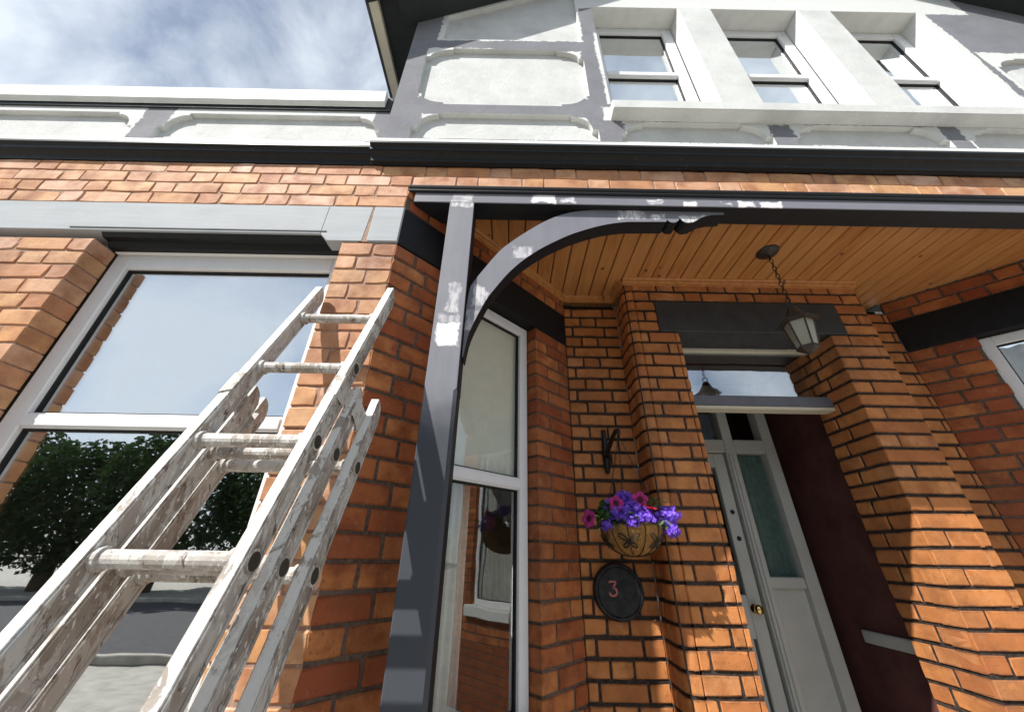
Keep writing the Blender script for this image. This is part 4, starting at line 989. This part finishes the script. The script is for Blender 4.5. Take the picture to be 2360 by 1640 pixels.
def petunia(c, nrm, r, mat='petunia'):
    nrm = Vector(nrm).normalized(); a = nrm.orthogonal().normalized(); b = nrm.cross(a); m = MB(); N = 30
    rings = [(0.10, -0.55), (0.22, -0.12), (0.55, 0.02), (0.85, 0.05), (1.0, 0.0)]
    v, f = [], []
    for fr_, h_ in rings:
        for k in range(N):
            t = 2*math.pi*k/N; wv = 1+0.10*fr_*math.cos(5*t)+0.04*fr_*math.sin(11*t+1); hh = h_+0.10*fr_*math.sin(5*t+0.5)*(fr_ > 0.5)
            v.append(c+(a*math.cos(t)+b*math.sin(t))*r*fr_*wv+nrm*r*hh)
    for i in range(len(rings)-1):
        for k in range(N): f.append((i*N+k, i*N+(k+1) % N, (i+1)*N+(k+1) % N, (i+1)*N+k))
    m.add(v, f); pe = m.build('petunia', mat, hb, smooth=True)
    m = MB(); v = []
    for k in range(12):
        t = 2*math.pi*k/12; rr = r*0.36*(1+0.25*math.cos(5*t)); v.append(c+(a*math.cos(t)+b*math.sin(t))*rr+nrm*r*0.06)
    m.add(v, [tuple(range(12))]); m.build('throat', 'petunia_throat', pe)
petunia(BC+Vector((-0.205, -0.075, 0.020)), (-0.75, -0.62, 0.05), 0.036)
petunia(BC+Vector((-0.085, -0.105, 0.082)), (-0.35, -0.9, -0.1), 0.031)
petunia(BC+Vector((0.022, -0.105, 0.098)), (-0.1, -0.92, -0.25), 0.034)
petunia(BC+Vector((0.056, -0.115, 0.070)), (0.25, -0.35, 0.85), 0.030, 'petunia_red')
def leaf_blade(m, c, d_, up_, L, w):
    d_ = Vector(d_).normalized(); s_ = d_.cross(Vector(up_)).normalized(); n_ = s_.cross(d_)
    v = [c, c+d_*L*0.3+s_*w*0.8-n_*L*0.02, c+d_*L*0.65+s_*w*0.85-n_*L*0.05, c+d_*L-n_*L*0.14, c+d_*L*0.65-s_*w*0.85-n_*L*0.05, c+d_*L*0.3-s_*w*0.8-n_*L*0.02, c+d_*L*0.35+n_*L*0.05, c+d_*L*0.7+n_*L*0.02]
    m.add(v, [(0, 1, 6), (0, 6, 5), (1, 2, 7, 6), (5, 6, 7, 4), (2, 3, 7), (7, 3, 4)])
lv = MB(); pv = MB()
for i in range(70):
    th = rg.uniform(0, 2*math.pi); rr = rg.uniform(0.02, 0.13)
    c = BC+Vector((rr*math.cos(th), rr*math.sin(th), rg.uniform(0.0, 0.06)))
    leaf_blade(lv, c, (math.cos(th)+rg.uniform(-.3, .3), math.sin(th)-0.2, rg.uniform(-0.3, 0.7)), (0, 0, 1), rg.uniform(0.03, 0.06), rg.uniform(0.010, 0.018))
for i in range(26):
    c = BC+Vector((-0.125+rg.uniform(-0.03, 0.03), -0.05+rg.uniform(-0.04, 0.03), rg.uniform(-0.01, 0.085)))
    leaf_blade(lv, c, (rg.uniform(-1, 0.3), rg.uniform(-1, 0), rg.uniform(-0.6, 0.6)), (0, -0.3, 1), rg.uniform(0.035, 0.055), rg.uniform(0.014, 0.022))
for i in range(26):
    c = BC+Vector((0.10+rg.uniform(-0.03, 0.03), -0.06+rg.uniform(-0.03, 0.03), rg.uniform(0.06, 0.10)))
    leaf_blade(pv, c, (rg.uniform(-1, 1), rg.uniform(-1, 0.3), rg.uniform(0, 1)), (0, -0.3, 1), rg.uniform(0.022, 0.042), rg.uniform(0.005, 0.009))
for i in range(22):
    c = BC+Vector((rg.uniform(0.07, 0.13), -0.115+rg.uniform(-0.02, 0.02), rg.uniform(-0.01, 0.015)))
    leaf_blade(pv, c, (rg.uniform(-1, 1), rg.uniform(-1, 0), rg.uniform(-0.6, 0.6)), (0, -0.3, 1), rg.uniform(0.015, 0.03), rg.uniform(0.003, 0.006))
tag(lv.build('leaves', 'leaf', hb), kind='stuff'); tag(pv.build('young_leaves', 'leaf_pale', hb), kind='stuff')
m = MB(); m.tube([BC+Vector((-0.11, -0.05, 0.03)), BC+Vector((-0.15, -0.07, 0.035)), BC+Vector((-0.185, -0.062, 0.022))], 0.003, 6); m.build('stem', 'leaf_pale', hb)

# ================================================================== lantern under the porch ceiling
ln = thing('pendant_lantern', 'dark metal lantern hanging on a chain from the porch ceiling', 'lantern', (1.515, 1.60, 0.90))
LX, LY = 1.515, 1.60
m = MB(); m.lathe((LX, LY, ZC), [(0.0, -0.03), (0.012, -0.03), (0.02, -0.022), (0.05, -0.016), (0.058, -0.008), (0.06, 0.0)], 28); m.build('ceiling_rose', 'lamp_metal', ln, smooth=True)
chain(ln, (LX, LY, ZC-0.03), (LX, LY, 1.225), 0.034, 0.0026, 0.009)
m = MB(); m.tube([(LX+0.018*math.cos(t), LY, 1.207+0.018*math.sin(t)) for t in [2*math.pi*k/20 for k in range(21)]], 0.003, 6, False); m.build('ring', 'lamp_metal', ln)
def hexa(m, rings):
    v, f = [], []
    for r_, z in rings:
        for k in range(6): t = math.pi/3*k+0.3; v.append((LX+r_*math.cos(t), LY+r_*math.sin(t), z))
    for i in range(len(rings)-1):
        for k in range(6): f.append((i*6+k, i*6+(k+1) % 6, (i+1)*6+(k+1) % 6, (i+1)*6+k))
    f += [tuple(range(6)), tuple(range((len(rings)-1)*6, len(rings)*6))]
    m.add(v, f); return m
hexa(MB(), [(0.013, 1.19), (0.022, 1.185), (0.036, 1.15), (0.062, 1.115), (0.094, 1.095), (0.096, 1.088), (0.07, 1.086)]).build('cap', 'lamp_metal', ln)
hexa(MB(), [(0.066, 1.085), (0.046, 0.945)]).build('lamp_glass', 'lamp_glass', ln)
hexa(MB(), [(0.050, 0.9445), (0.052, 0.935), (0.03, 0.918), (0.008, 0.905)]).build('base', 'lamp_metal', ln)
for k in range(6):
    t = math.pi/3*k+0.3
    m = MB(); m.tube([(LX+0.067*math.cos(t), LY+0.067*math.sin(t), 1.086), (LX+0.047*math.cos(t), LY+0.047*math.sin(t), 0.944)], 0.004, 6); m.build('glazing_bar', 'lamp_metal', ln)

# ================================================================== trees over the road, seen only in the window reflections
def tree(x, y, h, r, seed, label):
    t = thing('broadleaf_tree', label, 'tree', (x, y, -E), 'trees across the road')
    rg_ = random.Random(seed); m = MB(); m.tube([(x, y, -E), (x+0.1, y, -E+h*0.3), (x, y+0.1, -E+h*0.6)], [0.22, 0.16, 0.08], 8)
    for i in range(5):
        a = rg_.uniform(0, 6.28); m.tube([(x+0.05, y, -E+h*(0.3+0.06*i)), (x+r*0.6*math.cos(a), y+r*0.6*math.sin(a), -E+h*(0.55+0.07*i))], [0.08, 0.02], 6)
    m.build('trunk', 'bark', t)
    m = MB()
    for i in range(9000):
        v = Vector((rg_.gauss(0, 1), rg_.gauss(0, 1), rg_.gauss(0, 1))).normalized()*rg_.uniform(0.3, 1)**0.5
        c = Vector((x+v.x*r, y+v.y*r, -E+h*0.54+v.z*h*0.46)); s_ = rg_.uniform(0.07, 0.16)
        a = Vector((rg_.uniform(-1, 1), rg_.uniform(-1, 1), rg_.uniform(-1, 1))).normalized(); b = a.orthogonal().normalized()
        m.add([c-a*s_, c+b*s_*0.6, c+a*s_, c-b*s_*0.6], [(0, 1, 2, 3)])
    tag(m.build('crown', 'tree_leaf', t), kind='stuff')
TREES = [(-22, 6.4, 'first'), (-17.6, 5.6, 'second'), (-13.4, 6.2, 'third'), (-9.2, 5.5, 'fourth'), (-5.2, 6.0, 'fifth'), (-1.0, 5.6, 'sixth'), (3.4, 6.3, 'seventh'), (8.0, 5.7, 'eighth'), (13.0, 6.4, 'ninth')]
for i, (x, h, nth) in enumerate(TREES):
    tree(x, -14.0+0.4*(i % 3), h, 2.7, i+1, nth+' dark leafy tree from the left in the row across the road')
